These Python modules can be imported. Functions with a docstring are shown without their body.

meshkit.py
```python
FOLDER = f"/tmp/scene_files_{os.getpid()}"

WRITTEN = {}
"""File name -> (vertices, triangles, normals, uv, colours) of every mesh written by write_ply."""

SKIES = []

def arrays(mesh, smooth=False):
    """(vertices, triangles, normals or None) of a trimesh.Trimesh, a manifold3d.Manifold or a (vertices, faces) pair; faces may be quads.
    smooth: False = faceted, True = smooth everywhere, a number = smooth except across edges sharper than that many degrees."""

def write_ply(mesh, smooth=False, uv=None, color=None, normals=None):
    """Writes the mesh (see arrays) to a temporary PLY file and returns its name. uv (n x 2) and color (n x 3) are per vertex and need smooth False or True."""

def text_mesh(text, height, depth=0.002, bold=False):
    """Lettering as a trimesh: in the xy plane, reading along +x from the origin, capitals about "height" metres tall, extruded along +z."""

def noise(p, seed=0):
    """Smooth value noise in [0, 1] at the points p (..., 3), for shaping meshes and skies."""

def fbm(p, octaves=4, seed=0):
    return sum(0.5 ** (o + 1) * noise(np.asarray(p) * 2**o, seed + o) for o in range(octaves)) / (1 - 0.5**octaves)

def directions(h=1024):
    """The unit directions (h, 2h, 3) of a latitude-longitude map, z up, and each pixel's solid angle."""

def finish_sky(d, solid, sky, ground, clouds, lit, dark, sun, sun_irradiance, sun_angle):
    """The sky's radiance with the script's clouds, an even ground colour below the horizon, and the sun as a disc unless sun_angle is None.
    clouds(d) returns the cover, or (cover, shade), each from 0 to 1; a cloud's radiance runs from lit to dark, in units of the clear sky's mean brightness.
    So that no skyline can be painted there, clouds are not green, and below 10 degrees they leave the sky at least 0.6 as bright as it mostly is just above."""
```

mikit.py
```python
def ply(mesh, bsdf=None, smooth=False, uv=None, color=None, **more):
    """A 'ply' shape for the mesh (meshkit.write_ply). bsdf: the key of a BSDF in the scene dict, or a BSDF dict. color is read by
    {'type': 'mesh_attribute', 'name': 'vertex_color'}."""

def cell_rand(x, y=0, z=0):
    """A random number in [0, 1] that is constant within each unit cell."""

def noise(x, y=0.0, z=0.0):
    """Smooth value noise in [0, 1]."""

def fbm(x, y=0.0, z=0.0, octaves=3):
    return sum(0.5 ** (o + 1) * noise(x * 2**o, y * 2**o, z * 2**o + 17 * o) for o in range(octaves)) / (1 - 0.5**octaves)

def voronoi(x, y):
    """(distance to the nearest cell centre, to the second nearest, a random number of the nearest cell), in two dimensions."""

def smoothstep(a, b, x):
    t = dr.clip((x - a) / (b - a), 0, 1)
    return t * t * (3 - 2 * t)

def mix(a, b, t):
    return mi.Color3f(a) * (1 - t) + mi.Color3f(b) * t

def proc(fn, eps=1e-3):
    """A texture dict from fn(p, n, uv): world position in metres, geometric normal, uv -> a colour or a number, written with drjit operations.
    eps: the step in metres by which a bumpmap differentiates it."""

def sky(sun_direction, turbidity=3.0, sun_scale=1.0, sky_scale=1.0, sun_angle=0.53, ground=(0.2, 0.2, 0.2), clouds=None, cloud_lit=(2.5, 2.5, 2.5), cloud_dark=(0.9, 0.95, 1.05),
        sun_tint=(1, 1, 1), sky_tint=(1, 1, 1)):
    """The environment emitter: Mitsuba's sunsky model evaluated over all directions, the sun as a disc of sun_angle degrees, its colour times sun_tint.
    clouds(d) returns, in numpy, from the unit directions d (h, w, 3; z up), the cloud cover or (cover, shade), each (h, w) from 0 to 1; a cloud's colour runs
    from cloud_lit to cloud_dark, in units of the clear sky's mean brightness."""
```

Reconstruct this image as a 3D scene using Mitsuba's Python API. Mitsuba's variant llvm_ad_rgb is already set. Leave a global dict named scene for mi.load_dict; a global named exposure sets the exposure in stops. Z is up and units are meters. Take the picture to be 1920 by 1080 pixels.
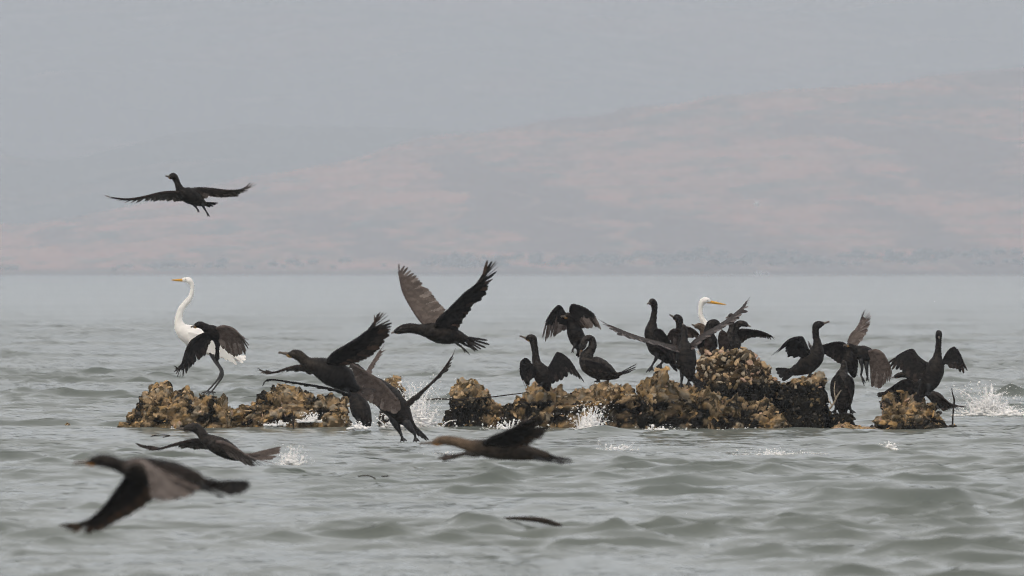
import math, numpy as np, trimesh, mitsuba as mi, mikit, meshkit
import drjit as dr
from mikit import fbm, noise, mix, smoothstep, proc
from scipy.spatial import cKDTree
from scipy.interpolate import PchipInterpolator, CubicSpline

T4 = mi.ScalarTransform4f
scene, labels = {'type': 'scene'}, {}
rng = np.random.default_rng(7)

# ------------------------------------------------------------------ camera, light, exposure
F = 18000.0          # focal length in pixels of the 1920 px wide photograph (a long telephoto)
HC = 1.35            # eye height over the water (sitting in a boat)
YH = 511.0           # row of the true horizon
FOCUS = 83.0
pitch = (540 - YH) / F
scene['camera'] = {'type': 'thinlens', 'fov': 2 * math.degrees(math.atan(960 / F)), 'fov_axis': 'x',
                   'aperture_radius': 0.019, 'focus_distance': FOCUS, 'near_clip': 0.5, 'far_clip': 40000.0,
                   'to_world': T4().look_at(origin=[0, 0, HC], target=[0, 100, HC - 100 * pitch], up=[0, 0, 1])}
scene['sky'] = mikit.sky((-0.30, -0.58, 0.76), turbidity=4, sun_scale=0.30, sun_angle=22, clouds=lambda d: 1.0,
                         cloud_lit=(2.21, 2.20, 2.22), cloud_dark=(0.9, 0.92, 0.95))
exposure = 1.80
HAZE = 0.00031

# ------------------------------------------------------------------ materials
def rgb(*c): return {'type': 'rgb', 'value': list(c)}
def mat(name, fn_or_rgb, rough=0.6, spec=0.3, bump=None, **kw):
    col = proc(fn_or_rgb) if callable(fn_or_rgb) else (rgb(*fn_or_rgb) if isinstance(fn_or_rgb, tuple) else fn_or_rgb)
    b = {'type': 'principled', 'base_color': col, 'roughness': rough, 'specular': spec, **kw}
    if bump:
        b = {'type': 'bumpmap', 'arbitrary': proc(bump[0], eps=bump[2] if len(bump) > 2 else 2e-3), 'scale': bump[1], 'bsdf': b}
    scene[name] = {'type': 'twosided', 'bsdf': b}
def mottle(a, b, f=40.0, lo=0.3, hi=0.7):
    return lambda p, n, uv: mix(a, b, smoothstep(lo, hi, fbm(p.x * f, p.y * f, p.z * f, 3)))
VC = {'type': 'mesh_attribute', 'name': 'vertex_color'}
mat('plumage_black', mottle((0.003, 0.0028, 0.0032), (0.010, 0.009, 0.0085), 45), 0.6, 0.10)
mat('plumage', VC, 0.55, 0.16)
mat('plumage_glossy', mottle((0.007, 0.0065, 0.0065), (0.026, 0.022, 0.019), 60), 0.5, 0.22)
mat('plumage_brown', mottle((0.045, 0.033, 0.027), (0.085, 0.062, 0.050), 45), 0.6, 0.25)
mat('plumage_tawny', mottle((0.085, 0.060, 0.042), (0.15, 0.11, 0.08), 30), 0.65, 0.2)
mat('feather_black', mottle((0.0035, 0.0033, 0.0035), (0.013, 0.011, 0.010), 50), 0.6, 0.12)
mat('feather_dark', mottle((0.015, 0.011, 0.0095), (0.034, 0.025, 0.021), 50), 0.6, 0.15)
mat('feather_rust', mottle((0.030, 0.018, 0.012), (0.062, 0.036, 0.022), 35), 0.6, 0.2)
mat('feather_brown', mottle((0.050, 0.037, 0.032), (0.09, 0.069, 0.061), 45), 0.55, 0.3)
mat('feather_grey', mottle((0.10, 0.082, 0.075), (0.165, 0.138, 0.127), 45), 0.55, 0.3)
mat('egret_white', mottle((0.82, 0.81, 0.785), (0.88, 0.87, 0.855), 30), 0.7, 0.2)
mat('bill_yellow', (0.62, 0.33, 0.05), 0.4, 0.4)
mat('bill_horn', (0.11, 0.09, 0.075), 0.45, 0.4)
mat('pouch_yellow', (0.24, 0.13, 0.035), 0.55, 0.3)
mat('pouch_orange', (0.30, 0.135, 0.035), 0.55, 0.3)
mat('eye_dark', (0.01, 0.012, 0.012), 0.15, 0.5)
mat('leg_black', (0.010, 0.010, 0.011), 0.5, 0.35)
mat('leg_grey', (0.045, 0.045, 0.047), 0.5, 0.35)
mat('twig_dark', mottle((0.012, 0.010, 0.008), (0.04, 0.03, 0.022), 80), 0.7, 0.2)
mat('twig_pale', mottle((0.20, 0.17, 0.13), (0.34, 0.29, 0.23), 80), 0.8, 0.2)
mat('foam', (0.9, 0.9, 0.9), 0.45, 0.4)
mat('drop', (0.9, 0.9, 0.9), 0.2, 0.5)
mat('shell_paint', VC, 0.85, 0.15)
mat('rock_paint', VC, 0.9, 0.12, bump=(lambda p, n, uv: fbm(p.x * 45, p.y * 45, p.z * 45, 3), 0.035))
SH = {'shell_tan': ((0.32, 0.225, 0.125), (0.52, 0.38, 0.23), .85), 'shell_ochre': ((0.36, 0.22, 0.09), (0.53, 0.365, 0.18), .85),
      'shell_grey': ((0.28, 0.235, 0.17), (0.46, 0.395, 0.30), .8), 'shell_pink': ((0.38, 0.25, 0.18), (0.55, 0.40, 0.30), .85),
      'shell_olive': ((0.075, 0.056, 0.028), (0.16, 0.12, 0.065), .75), 'shell_wet_shade': ((0.008, 0.008, 0.007), (0.026, 0.024, 0.019), .45)}
SH['shell_wet_shade'] = ((0.010, 0.009, 0.008), (0.034, 0.030, 0.023), .5)  # damp shells; also paints the overhang shade on the dark boulder
for k, (a, b, r) in SH.items():
    mat(k, mottle(a, b, 55, 0.25, 0.75), r, 0.25, bump=(lambda p, n, uv: fbm(p.x * 90, p.y * 90, p.z * 90, 2), 0.006))

# ------------------------------------------------------------------ helpers
def key_of(name):
    if name not in scene: return name
    i = 1
    while f'{name}_{i:03d}' in scene: i += 1
    return f'{name}_{i:03d}'
used_things = set()
def thing(name, label, cat, group=None, kind=None):
    k, i = name, 0
    while k in used_things:
        i += 1; k = f'{name}_{i:03d}'
    used_things.add(k)
    labels[k] = {'label': label, 'category': cat}
    if group: labels[k]['group'] = group
    if kind: labels[k]['kind'] = kind
    return k
def part(parent, name, mesh, m, smooth=False, label=None, kind=None, **kw):
    k = key_of(f'{parent}__{name}')
    scene[k] = mikit.ply(mesh, m, smooth=smooth, **kw)
    if label or kind:
        labels[k] = {}
        if label: labels[k]['label'] = label
        if kind: labels[k]['kind'] = kind
    return k
def struct(name, mesh, m, smooth=True, **kw):
    scene[name] = mikit.ply(mesh, m, smooth=smooth, **kw); labels[name] = {'kind': 'structure'}

def at(x, y, Y):
    """The point that stands Y metres away behind the photograph's pixel (x, y)."""
    return np.array([(x - 960) * Y / F, Y, HC - (y - YH) * Y / F])
def water_y(y):                      # distance of the water surface seen in row y
    return HC * F / (y - YH)
class Place:
    """Sketch units (x right, y down, d away) to metres, at true scale for the distance."""
    def __init__(s, Y): s.Y, s.s = Y, Y / F
    def __call__(s, pts):
        p = np.asarray(pts, float)
        return np.stack([(p[:, 0] - 960) * s.s, s.Y + p[:, 2] * s.s, HC - (p[:, 1] - YH) * s.s], 1)

def resample(P, n, ends=None):
    """Smooth curve through rows of P (first 3 columns are the position), n samples."""
    P = np.asarray(P, float)
    t = np.r_[0, np.cumsum(np.maximum(np.linalg.norm(np.diff(P[:, :3], axis=0), axis=1), 1e-6))]
    u = np.linspace(0, t[-1], n)
    if len(P) == 2:
        return np.stack([np.interp(u, t, P[:, c]) for c in range(P.shape[1])], 1)
    pos = CubicSpline(t, P[:, :3], bc_type='natural')(u)
    lin = PchipInterpolator(t, P[:, :3])(u)
    return np.hstack([0.5 * pos + 0.5 * lin] + ([PchipInterpolator(t, P[:, 3:])(u)] if P.shape[1] > 3 else []))

def sweep(P, n=40, seg=16, ruffle=0.0, seed=0):
    """Closed tube through (x, y, d, r[, rd]): r across in the picture plane, rd in depth. One continuous surface."""
    P = [tuple(p) + ((p[3],) if len(p) == 4 else ()) for p in P]
    C = resample(P, n)
    pos, ra, rb = C[:, :3], C[:, 3], C[:, 4]
    tan = np.gradient(pos, axis=0); tan /= np.maximum(np.linalg.norm(tan, axis=1, keepdims=True), 1e-9)
    ref = np.array([0, 0, 1.0])
    side = ref - tan * (tan @ ref)[:, None]
    bad = np.linalg.norm(side, axis=1) < 0.25
    if bad.any():
        r2 = np.array([1.0, 0, 0]); side[bad] = r2 - tan[bad] * (tan[bad] @ r2)[:, None]
    side /= np.linalg.norm(side, axis=1, keepdims=True)
    up = np.cross(tan, side)
    # rounded ends
    pos = np.vstack([pos[0] - tan[0] * ra[0] * .8, pos[0] - tan[0] * ra[0] * .5, pos, pos[-1] + tan[-1] * ra[-1] * .5, pos[-1] + tan[-1] * ra[-1] * .8])
    ra = np.r_[ra[0] * .45, ra[0] * .85, ra, ra[-1] * .85, ra[-1] * .45]; rb = np.r_[rb[0] * .45, rb[0] * .85, rb, rb[-1] * .85, rb[-1] * .45]
    side = np.vstack([side[:1]] * 2 + [side] + [side[-1:]] * 2); up = np.vstack([up[:1]] * 2 + [up] + [up[-1:]] * 2)
    a = np.arange(seg) * 2 * np.pi / seg
    V = pos[:, None] + up[:, None] * (ra[:, None] * np.cos(a))[..., None] + side[:, None] * (rb[:, None] * np.sin(a))[..., None]
    m = len(pos); V = V.reshape(-1, 3)
    if ruffle:
        q = V * 0.22 + seed * 7.1
        amp = ruffle * np.minimum(1, np.repeat(ra, seg) / 8)
        dv = V - np.repeat(pos, seg, 0); dv /= np.maximum(np.linalg.norm(dv, axis=1, keepdims=True), 1e-9)
        V = V + dv * ((meshkit.noise(q, seed) - .5) * 2 * amp)[:, None]
    i = np.arange(m - 1)[:, None] * seg; j = np.arange(seg)[None]; j2 = (j + 1) % seg
    f = np.stack([i + j, i + j2, i + j2 + seg, i + j + seg], -1).reshape(-1, 4)
    f = np.vstack([f[:, :3], f[:, [0, 2, 3]]])
    V = np.vstack([V, pos[0], pos[-1]])
    c0 = [[j, (j + 1) % seg, m * seg][::-1] for j in range(seg)]
    c1 = [[(m - 1) * seg + j, (m - 1) * seg + (j + 1) % seg, m * seg + 1] for j in range(seg)]
    return V, np.vstack([f, c0, c1])

def feather(b, t, w, nrm, pointed=0.5, bend=0.0, roll=0.0, thick=0.45, k=8):
    """One flight feather: a vane with a raised shaft, closed, from base b to tip t."""
    b, t = np.asarray(b, float), np.asarray(t, float)
    ax = t - b; ln = np.linalg.norm(ax); ax = ax / max(ln, 1e-6)
    s = np.cross(nrm, ax); s /= max(np.linalg.norm(s), 1e-6); nn = np.cross(ax, s)
    s, nn = s * math.cos(roll) + nn * math.sin(roll), nn * math.cos(roll) - s * math.sin(roll)
    u = np.r_[np.linspace(0, 0.8, k - 4), 0.9, 0.955, 0.985, 1.0]
    prof = np.where(u < .5, .62 + .76 * u, 1.0 - pointed * np.maximum(0, u - .5) * 1.1)
    prof = prof * np.sqrt(np.maximum(0, 1 - np.maximum(0, (u - .86) / .14) ** 2.0)); prof[-1] = 0.06
    c = b + ax * (u * ln)[:, None] + nn * (bend * ln * u ** 2)[:, None]
    hw = (0.5 * w * prof)[:, None]; th = thick * (1.1 - .8 * u)[:, None]
    V = np.stack([c + s * hw * 1.15, c + nn * th, c - s * hw * .85, c - nn * th], 1).reshape(-1, 3)
    f = []
    for i in range(len(u) - 1):
        for j in range(4):
            a, d = i * 4 + j, i * 4 + (j + 1) % 4
            f += [[a, d, d + 4], [a, d + 4, a + 4]]
    e = (len(u) - 1) * 4
    f += [[0, 2, 1], [0, 3, 2], [e, e + 1, e + 2], [e, e + 2, e + 3]]
    return V, np.array(f)

def wing(parent, P, L, T, m='feather_black', fm=None, step=6.5, cov=0.55, arm=3.4, w=1.0, bend=0.0, knee=0.42, seed=0, dz=0.0):
    """A spread wing: leading edge L (shoulder to hand end), feather tips T (outermost primary to innermost). Each flight feather is a piece."""
    r = np.random.default_rng(100 + seed)
    fm = fm or m
    L = np.asarray(L, float) + [0, 0, dz]; T = np.asarray(T, float) + [0, 0, dz]
    Lc = resample(L, 80)
    Lt = np.r_[0, np.cumsum(np.linalg.norm(np.diff(Lc, axis=0), axis=1))]; Lt /= Lt[-1]
    tips = [T[0]]
    for a, b in zip(T[:-1], T[1:]):
        n = max(1, int(round(np.linalg.norm(b - a) / step)))
        tips += [a + (b - a) * (j + 1) / n for j in range(n)]
    tips = np.array(tips)
    Ts = np.r_[0, np.cumsum(np.linalg.norm(np.diff(tips, axis=0), axis=1))]; Ts /= Ts[-1]
    def base(s):
        g = np.where(s < .5, s / .5 * knee, knee + (s - .5) / .5 * (.97 - knee))
        return np.stack([np.interp(1 - g, Lt, Lc[:, c]) for c in range(3)], -1)
    def ltan(s):
        d = base(np.minimum(s + .04, 1)) - base(np.maximum(s - .04, 0)); return d / np.maximum(np.linalg.norm(d, axis=-1, keepdims=True), 1e-6)
    # the arm, hand and coverts: a thick sheet along the leading edge
    S = np.linspace(0, 1, 46); U = np.array([-.05, 0, .06, .15, .3, .45, .7, .9, 1.0])
    B, Tp, tn = base(S), np.stack([np.interp(S, Ts, tips[:, c]) for c in range(3)], -1), ltan(S)
    nrm = np.cross(Tp - B, tn); nl = np.linalg.norm(nrm, axis=1, keepdims=True)
    nrm = np.where(nl > 1e-3, nrm / np.maximum(nl, 1e-6), [0, 0, 1.0])
    for _ in range(6): nrm = np.vstack([nrm[:1], (nrm[:-2] + nrm[1:-1] * 2 + nrm[2:]) / 4, nrm[-1:]])
    nrm /= np.maximum(np.linalg.norm(nrm, axis=1, keepdims=True), 1e-6)
    if nrm[:, 2].mean() > 0: nrm = -nrm
    cv = cov * (0.55 + 0.45 * smooth01(S / .35)) * (1 + .07 * np.abs(np.sin(S * 46 + seed)) + .05 * r.normal(size=len(S)))
    th = arm * (0.35 + 0.65 * S)[:, None] * np.interp(U, [-.05, 0, .06, .15, .45, 1], [.25, .8, 1, .95, .4, .1])[None]
    C = B[:, None] + (Tp - B)[:, None] * (U[None] * cv[:, None])[..., None]
    top = C + nrm[:, None] * th[..., None]; bot = C - nrm[:, None] * th[..., None] * .7
    V = np.concatenate([top.reshape(-1, 3), bot.reshape(-1, 3)]); ns, nu = len(S), len(U)
    q = V * .35; V = V + (np.stack([meshkit.noise(q, seed), meshkit.noise(q + 31, seed), meshkit.noise(q + 67, seed)], 1) - .5) * .9
    idx = lambda a, b, k: k * ns * nu + a * nu + b
    f = []
    for a in range(ns - 1):
        for b in range(nu - 1):
            f += [[idx(a, b, 0), idx(a + 1, b, 0), idx(a + 1, b + 1, 0)], [idx(a, b, 0), idx(a + 1, b + 1, 0), idx(a, b + 1, 0)],
                  [idx(a, b, 1), idx(a + 1, b + 1, 1), idx(a + 1, b, 1)], [idx(a, b, 1), idx(a, b + 1, 1), idx(a + 1, b + 1, 1)]]
        for b in (0, nu - 1):
            f += [[idx(a, b, 0), idx(a, b, 1), idx(a + 1, b, 1)], [idx(a, b, 0), idx(a + 1, b, 1), idx(a + 1, b, 0)]]
    for a in (0, ns - 1):
        for b in range(nu - 1):
            f += [[idx(a, b, 0), idx(a, b + 1, 0), idx(a, b + 1, 1)], [idx(a, b, 0), idx(a, b + 1, 1), idx(a, b, 1)]]
    wk = part(parent, 'wing', (P(V), np.array(f)), m, smooth=50)
    rows = []
    for row, (u0, u1) in enumerate(((.10, cov * 1.12), (.02, cov * .72))):
        ss = np.linspace(.05, .97, max(8, int(len(tips) * (1.3 + .5 * row))))
        for s in ss:
            k = int(round(s * (ns - 1))); b, t = base(s), np.array([np.interp(s, Ts, tips[:, c]) for c in range(3)])
            ln = np.linalg.norm(t - b)
            if ln < 5: continue
            sh = .55 + .45 * smooth01(s / .35)
            for side in (1, -1):
                off = nrm[k] * side * (th[k].max() * .55 + .35 * row)
                rows.append(feather(b + (t - b) * u0 + off, b + (t - b) * (u1 * sh * (1 + r.normal() * .05)) + off * .6, np.clip(step * 1.15, 4, ln * .5), nrm[k], .3, roll=-.18 * side + r.normal() * .06, thick=.35, k=6))
    part(wk, 'covert_feathers', wm(P, cat(rows)), m, smooth=30, kind='stuff')
    for i, (s, t) in enumerate(zip(Ts, tips)):
        b = base(s); t = t + r.normal(size=3) * [.7, .7, .4]
        gap = np.mean([np.linalg.norm(tips[j] - tips[j - 1]) for j in (i, i + 1) if 0 < j < len(tips)])
        k = int(round(s * (ns - 1)))
        ln = np.linalg.norm(t - b)
        fw = np.clip(gap * 1.55, step * .75, step * 1.9) * w * np.clip(ln / (step * 4), .35, 1)
        fw *= .5 + .5 * smooth01((s - .12) / .28)
        b2 = b + (t - b) * .04
        mesh = feather(b2, t, fw, nrm[k], pointed=.88 if s < .4 else .25, bend=bend + r.normal() * .012, roll=-.16 + r.normal() * .05, thick=.5)
        part(wk, 'flight_feather', (P(mesh[0]), mesh[1]), fm[i % len(fm)] if isinstance(fm, list) else fm, smooth=30)
    return wk
def smooth01(x):
    x = np.clip(x, 0, 1); return x * x * (3 - 2 * x)

def tail(parent, P, base, tips, m='feather_black', w=6.0, sprd=0.35, seed=0):
    """Stiff tail feathers, each a piece, on a short wedge of tail coverts."""
    r = np.random.default_rng(300 + seed)
    base = np.asarray(base, float); tips = np.asarray(tips, float); mid = tips.mean(0)
    tk = part(parent, 'tail', wm(P, sweep([(*base, w * .9, w * .6), (*(base + (mid - base) * .22), w * .8, w * .45), (*(base + (mid - base) * .45), w * .45, w * .2)], 8, 10)), m, smooth=True)
    ax = (mid - base); nrm = np.cross(ax, (tips[-1] - tips[0]) + 1e-3); nrm /= max(np.linalg.norm(nrm), 1e-6)
    for i, t in enumerate(tips):
        a = base + (t - mid) * sprd * .5
        mesh = feather(a, t, w, nrm, .35, roll=-.12 + r.normal() * .05, thick=.6)
        part(tk, 'tail_feather', (P(mesh[0]), mesh[1]), m, smooth=30)
    return tk
def wm(P, m): return P(m[0]), m[1]

def leg(parent, P, pts, toes=None, m='leg_black', web=True, name='leg'):
    lk = part(parent, name, wm(P, sweep(pts, max(6, 5 * len(pts)), 10)), m, smooth=True)
    if toes:
        b = np.asarray(pts[-1][:3], float); tp = np.asarray(toes, float)
        ms = [wm(P, sweep([(*b, 1.3), (*(b + (t - b) * .55 + [0, -.8, 0]), 1.15), (*t, .7)], 7, 6)) for t in tp]
        if web and len(tp) > 1:
            up = np.array([0, .35, .1])
            for a, c in zip(tp[:-1], tp[1:]):
                q = [b, b + (a - b) * .92, b + ((a + c) / 2 - b) * .78, b + (c - b) * .92]
                v = np.array([x + up for x in q] + [x - up for x in q])
                ms.append((P(v), np.array([[0, 1, 2], [0, 2, 3], [4, 6, 5], [4, 7, 6], [0, 4, 5], [0, 5, 1], [1, 5, 6], [1, 6, 2], [2, 6, 7], [2, 7, 3], [3, 7, 4], [3, 4, 0]])))
        part(lk, 'foot', cat(ms), m, smooth=False)
    return lk
def cat(ms):
    off, vs, fs = 0, [], []
    for v, f in ms:
        vs.append(v); fs.append(np.asarray(f) + off); off += len(v)
    return np.vstack(vs), np.vstack(fs)

TINT = {'plumage_black': ((.003, .0028, .003), (.018, .0135, .0105)), 'plumage_glossy': ((.006, .0055, .0052), (.034, .028, .024)), 'plumage_brown': ((.035, .026, .022), (.075, .056, .047)), 'plumage_tawny': ((.06, .042, .03), (.12, .085, .06))}
def cormorant(label, Y, spine, bill=None, m='plumage_black', pouch='pouch_yellow', eye=None, ruffle=.7, seed=0, group=None, bm='bill_horn', tint=None, neck=(40, 40)):
    k = thing('cormorant', label, 'cormorant', group)
    P = Place(Y)
    bv, bf = sweep(spine, max(60, 13 * len(spine)), 26, ruffle, seed)
    dark, brown = TINT[m] if tint is None else tint[0]
    nk = smooth01((np.linalg.norm(bv - np.asarray(spine[0][:3], float), axis=1) - neck[0]) / neck[1])[:, None]
    sc = smooth01((meshkit.noise(bv * [.16, .34, .3], seed) * .5 + meshkit.noise(bv * [.45, .8, .7], seed + 5) * .5 - .32) / .36)[:, None]
    col = np.array(dark) * (1 - sc) + np.array(brown) * sc
    if tint is not None:
        c2 = np.array(tint[1][0]) * (1 - sc) + np.array(tint[1][1]) * sc; col = col * (1 - nk) + c2 * nk
    part(k, 'body', (P(bv), bf), 'plumage', smooth=True, color=col)
    if bill:
        (bx, by, bd), (tx, ty, td), r = bill
        b, t = np.array([bx, by, bd], float), np.array([tx, ty, td], float)
        ax = (t - b); ln = np.linalg.norm(ax); dn = np.array([0, 1.0, 0])
        hook = t + ax / ln * -.02 * ln + dn * r * .55
        part(k, 'bill', wm(P, sweep([(*(b - ax * .12), r, r * .9), (*(b + ax * .3), r * .72, r * .6), (*(b + ax * .72), r * .5, r * .42), (*(b + ax * .95), r * .46, r * .36), (*hook, r * .22)], 22, 10)), bm, smooth=True)
        pb = b - ax * .22 + dn * r * .65
        part(k, 'throat_pouch', wm(P, sweep([(*(pb - ax * .22), r * .55, r * 1.05), (*pb, r * .85, r * 1.2), (*(b + ax * .22 + dn * r * .4), r * .42, r * .5)], 10, 10)), pouch, smooth=True)
    if eye:
        e = P([eye])[0]; s = trimesh.creation.icosphere(2, radius=1.1 * P.s); s.apply_translation(e)
        part(k, 'eye', s, 'eye_dark', smooth=True)
    return k, P

# ------------------------------------------------------------------ the setting: water, far shore, air
def ripple(p, n, uv):
    a = fbm(p.x * 2.1 + p.y * .35, p.y * 3.1, 3.7, 3)
    b = fbm(p.x * 7.0 - p.y * 1.2, p.y * 10.0, 9.1, 3)
    c = fbm(p.x * .35 + 5, p.y * .22, 1.3, 2)
    wind = 0.35 + 1.3 * fbm(p.x * .045, p.y * .010, 4.4, 3)
    return (a * 0.8 + b * 0.42 + c * 6.5) * wind
mat('lake_water', lambda p, n, uv: mix((0.112, 0.131, 0.120), (0.138, 0.155, 0.143), fbm(p.x * .15, p.y * .1, 0, 2)), 0.06, None or 0.0, bump=(ripple, 0.026, 4e-3))
scene['lake_water']['bsdf']['bsdf'].pop('specular'); scene['lake_water']['bsdf']['bsdf']['eta'] = 1.333

def build_water():
    r = np.random.default_rng(3)
    ys = [-400, -200, -100, -50, -20, 0, 10, 18, 24, 29]
    y = 32.0
    while y < 5600:
        ys.append(y)
        y += .042 if 40 < y < 74 else (.07 if y < 108 else (.07 * (y / 108) ** 1.75 if y < 620 else y * .03))
    ys = np.array(ys)
    a = np.linspace(-.066, .066, 300)
    g = .066 * 1.45 ** np.arange(1, 8)
    a = np.r_[-g[::-1], a, g]
    X = a[None] * np.clip(ys, 32, 6000)[:, None]
    X[:, 0] = np.minimum(X[:, 0], -600); X[:, -1] = np.maximum(X[:, -1], 600)
    Yv = np.repeat(ys[:, None], len(a), 1)
    dy = np.repeat(np.gradient(ys)[:, None], len(a), 1); dx = np.gradient(X, axis=1)
    N = 96
    lam = np.exp(np.linspace(math.log(.17), math.log(4.0), N)) * r.uniform(.94, 1.06, N)
    k = 2 * np.pi / lam
    ang = np.radians(-78 + r.normal(0, 30, N))
    slope = 0.122 * math.sqrt(2 / N) * np.interp(np.log(lam), np.log([.17, .35, .8, 1.6, 4]), [1.4, 1.8, 1.35, .5, .2])
    ph = r.uniform(0, 2 * np.pi, N)
    z = np.zeros_like(X); inner = (np.abs(X) < .16 * np.maximum(Yv, 1)) & (Yv > 25) & (Yv < 650)
    xi, yi, res = X[inner], Yv[inner], np.maximum(dy[inner] , dx[inner])
    zz = np.zeros_like(xi); gx_, gy_ = np.zeros_like(xi), np.zeros_like(xi)
    env = .4 + 1.2 * smooth01((meshkit.fbm(np.stack([xi * .34, yi * .20, yi * 0], -1)) - .34) / .4)
    for j in range(N):
        fade = smooth01((lam[j] / res - 2.5) / 2.5)
        arg = k[j] * (xi * np.cos(ang[j]) + yi * np.sin(ang[j])) + ph[j]; am = slope[j] / k[j] * fade
        zz += am * np.cos(arg); sn_ = am * np.sin(arg)      # sharp crests, flat troughs: the surface also moves sideways
        gx_ -= sn_ * np.cos(ang[j]); gy_ -= sn_ * np.sin(ang[j])
    zz = zz * env
    zz = zz + 4.5 * zz * np.abs(zz) * (zz > 0)       # peaked crests
    for cx_, cy_, wx_, A_, tilt in ((1.35, 61.5, .75, .095, .12), (2.15, 60.2, .55, .075, -.2), (2.35, 56.5, .8, .10, .1), (3.1, 64.0, .9, .07, .05), (-.6, 52.0, .6, .06, .1), (.1, 49.5, .5, .055, -.1), (-1.6, 60.0, .5, .05, .1), (1.0, 73.0, .9, .055, .05), (-2.4, 84.5, .9, .07, .0), (3.0, 49.0, .7, .06, .1)):
        yy = yi - cy_ - tilt * (xi - cx_); gx = np.exp(-((xi - cx_) / wx_) ** 2)     # a few steeper wind waves
        zz += .72 * A_ * gx * (np.exp(-(yy / np.where(yy < 0, .17, .34)) ** 2) - .45 * np.exp(-((yy + .45) / .4) ** 2))
    far = smooth01((650 - yi) / 250) * smooth01((.16 * yi - np.abs(xi)) / (.04 * yi))
    z[inner] = zz * far
    X = X.copy(); Yv = Yv.copy(); X[inner] += 1.45 * env * gx_ * far; Yv[inner] += 1.45 * env * gy_ * far
    nr, nc = X.shape
    i = np.arange(nr - 1)[:, None] * nc + np.arange(nc - 1)[None]
    q = np.stack([i, i + 1, i + nc + 1, i + nc], -1).reshape(-1, 4)
    V = np.stack([X, Yv, z], -1).reshape(-1, 3)
    struct('water', (V, np.vstack([q[:, :3], q[:, [0, 2, 3]]])), 'lake_water')
    m = (np.abs(V[:, 0]) < 6) & (V[:, 1] > 30) & (V[:, 1] < 110)
    return V[m]
WATER = build_water(); WTREE = cKDTree(WATER[:, :2])
def water_z(x, y): return float(WATER[WTREE.query([x, y], k=12)[1], 2].mean())

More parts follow.
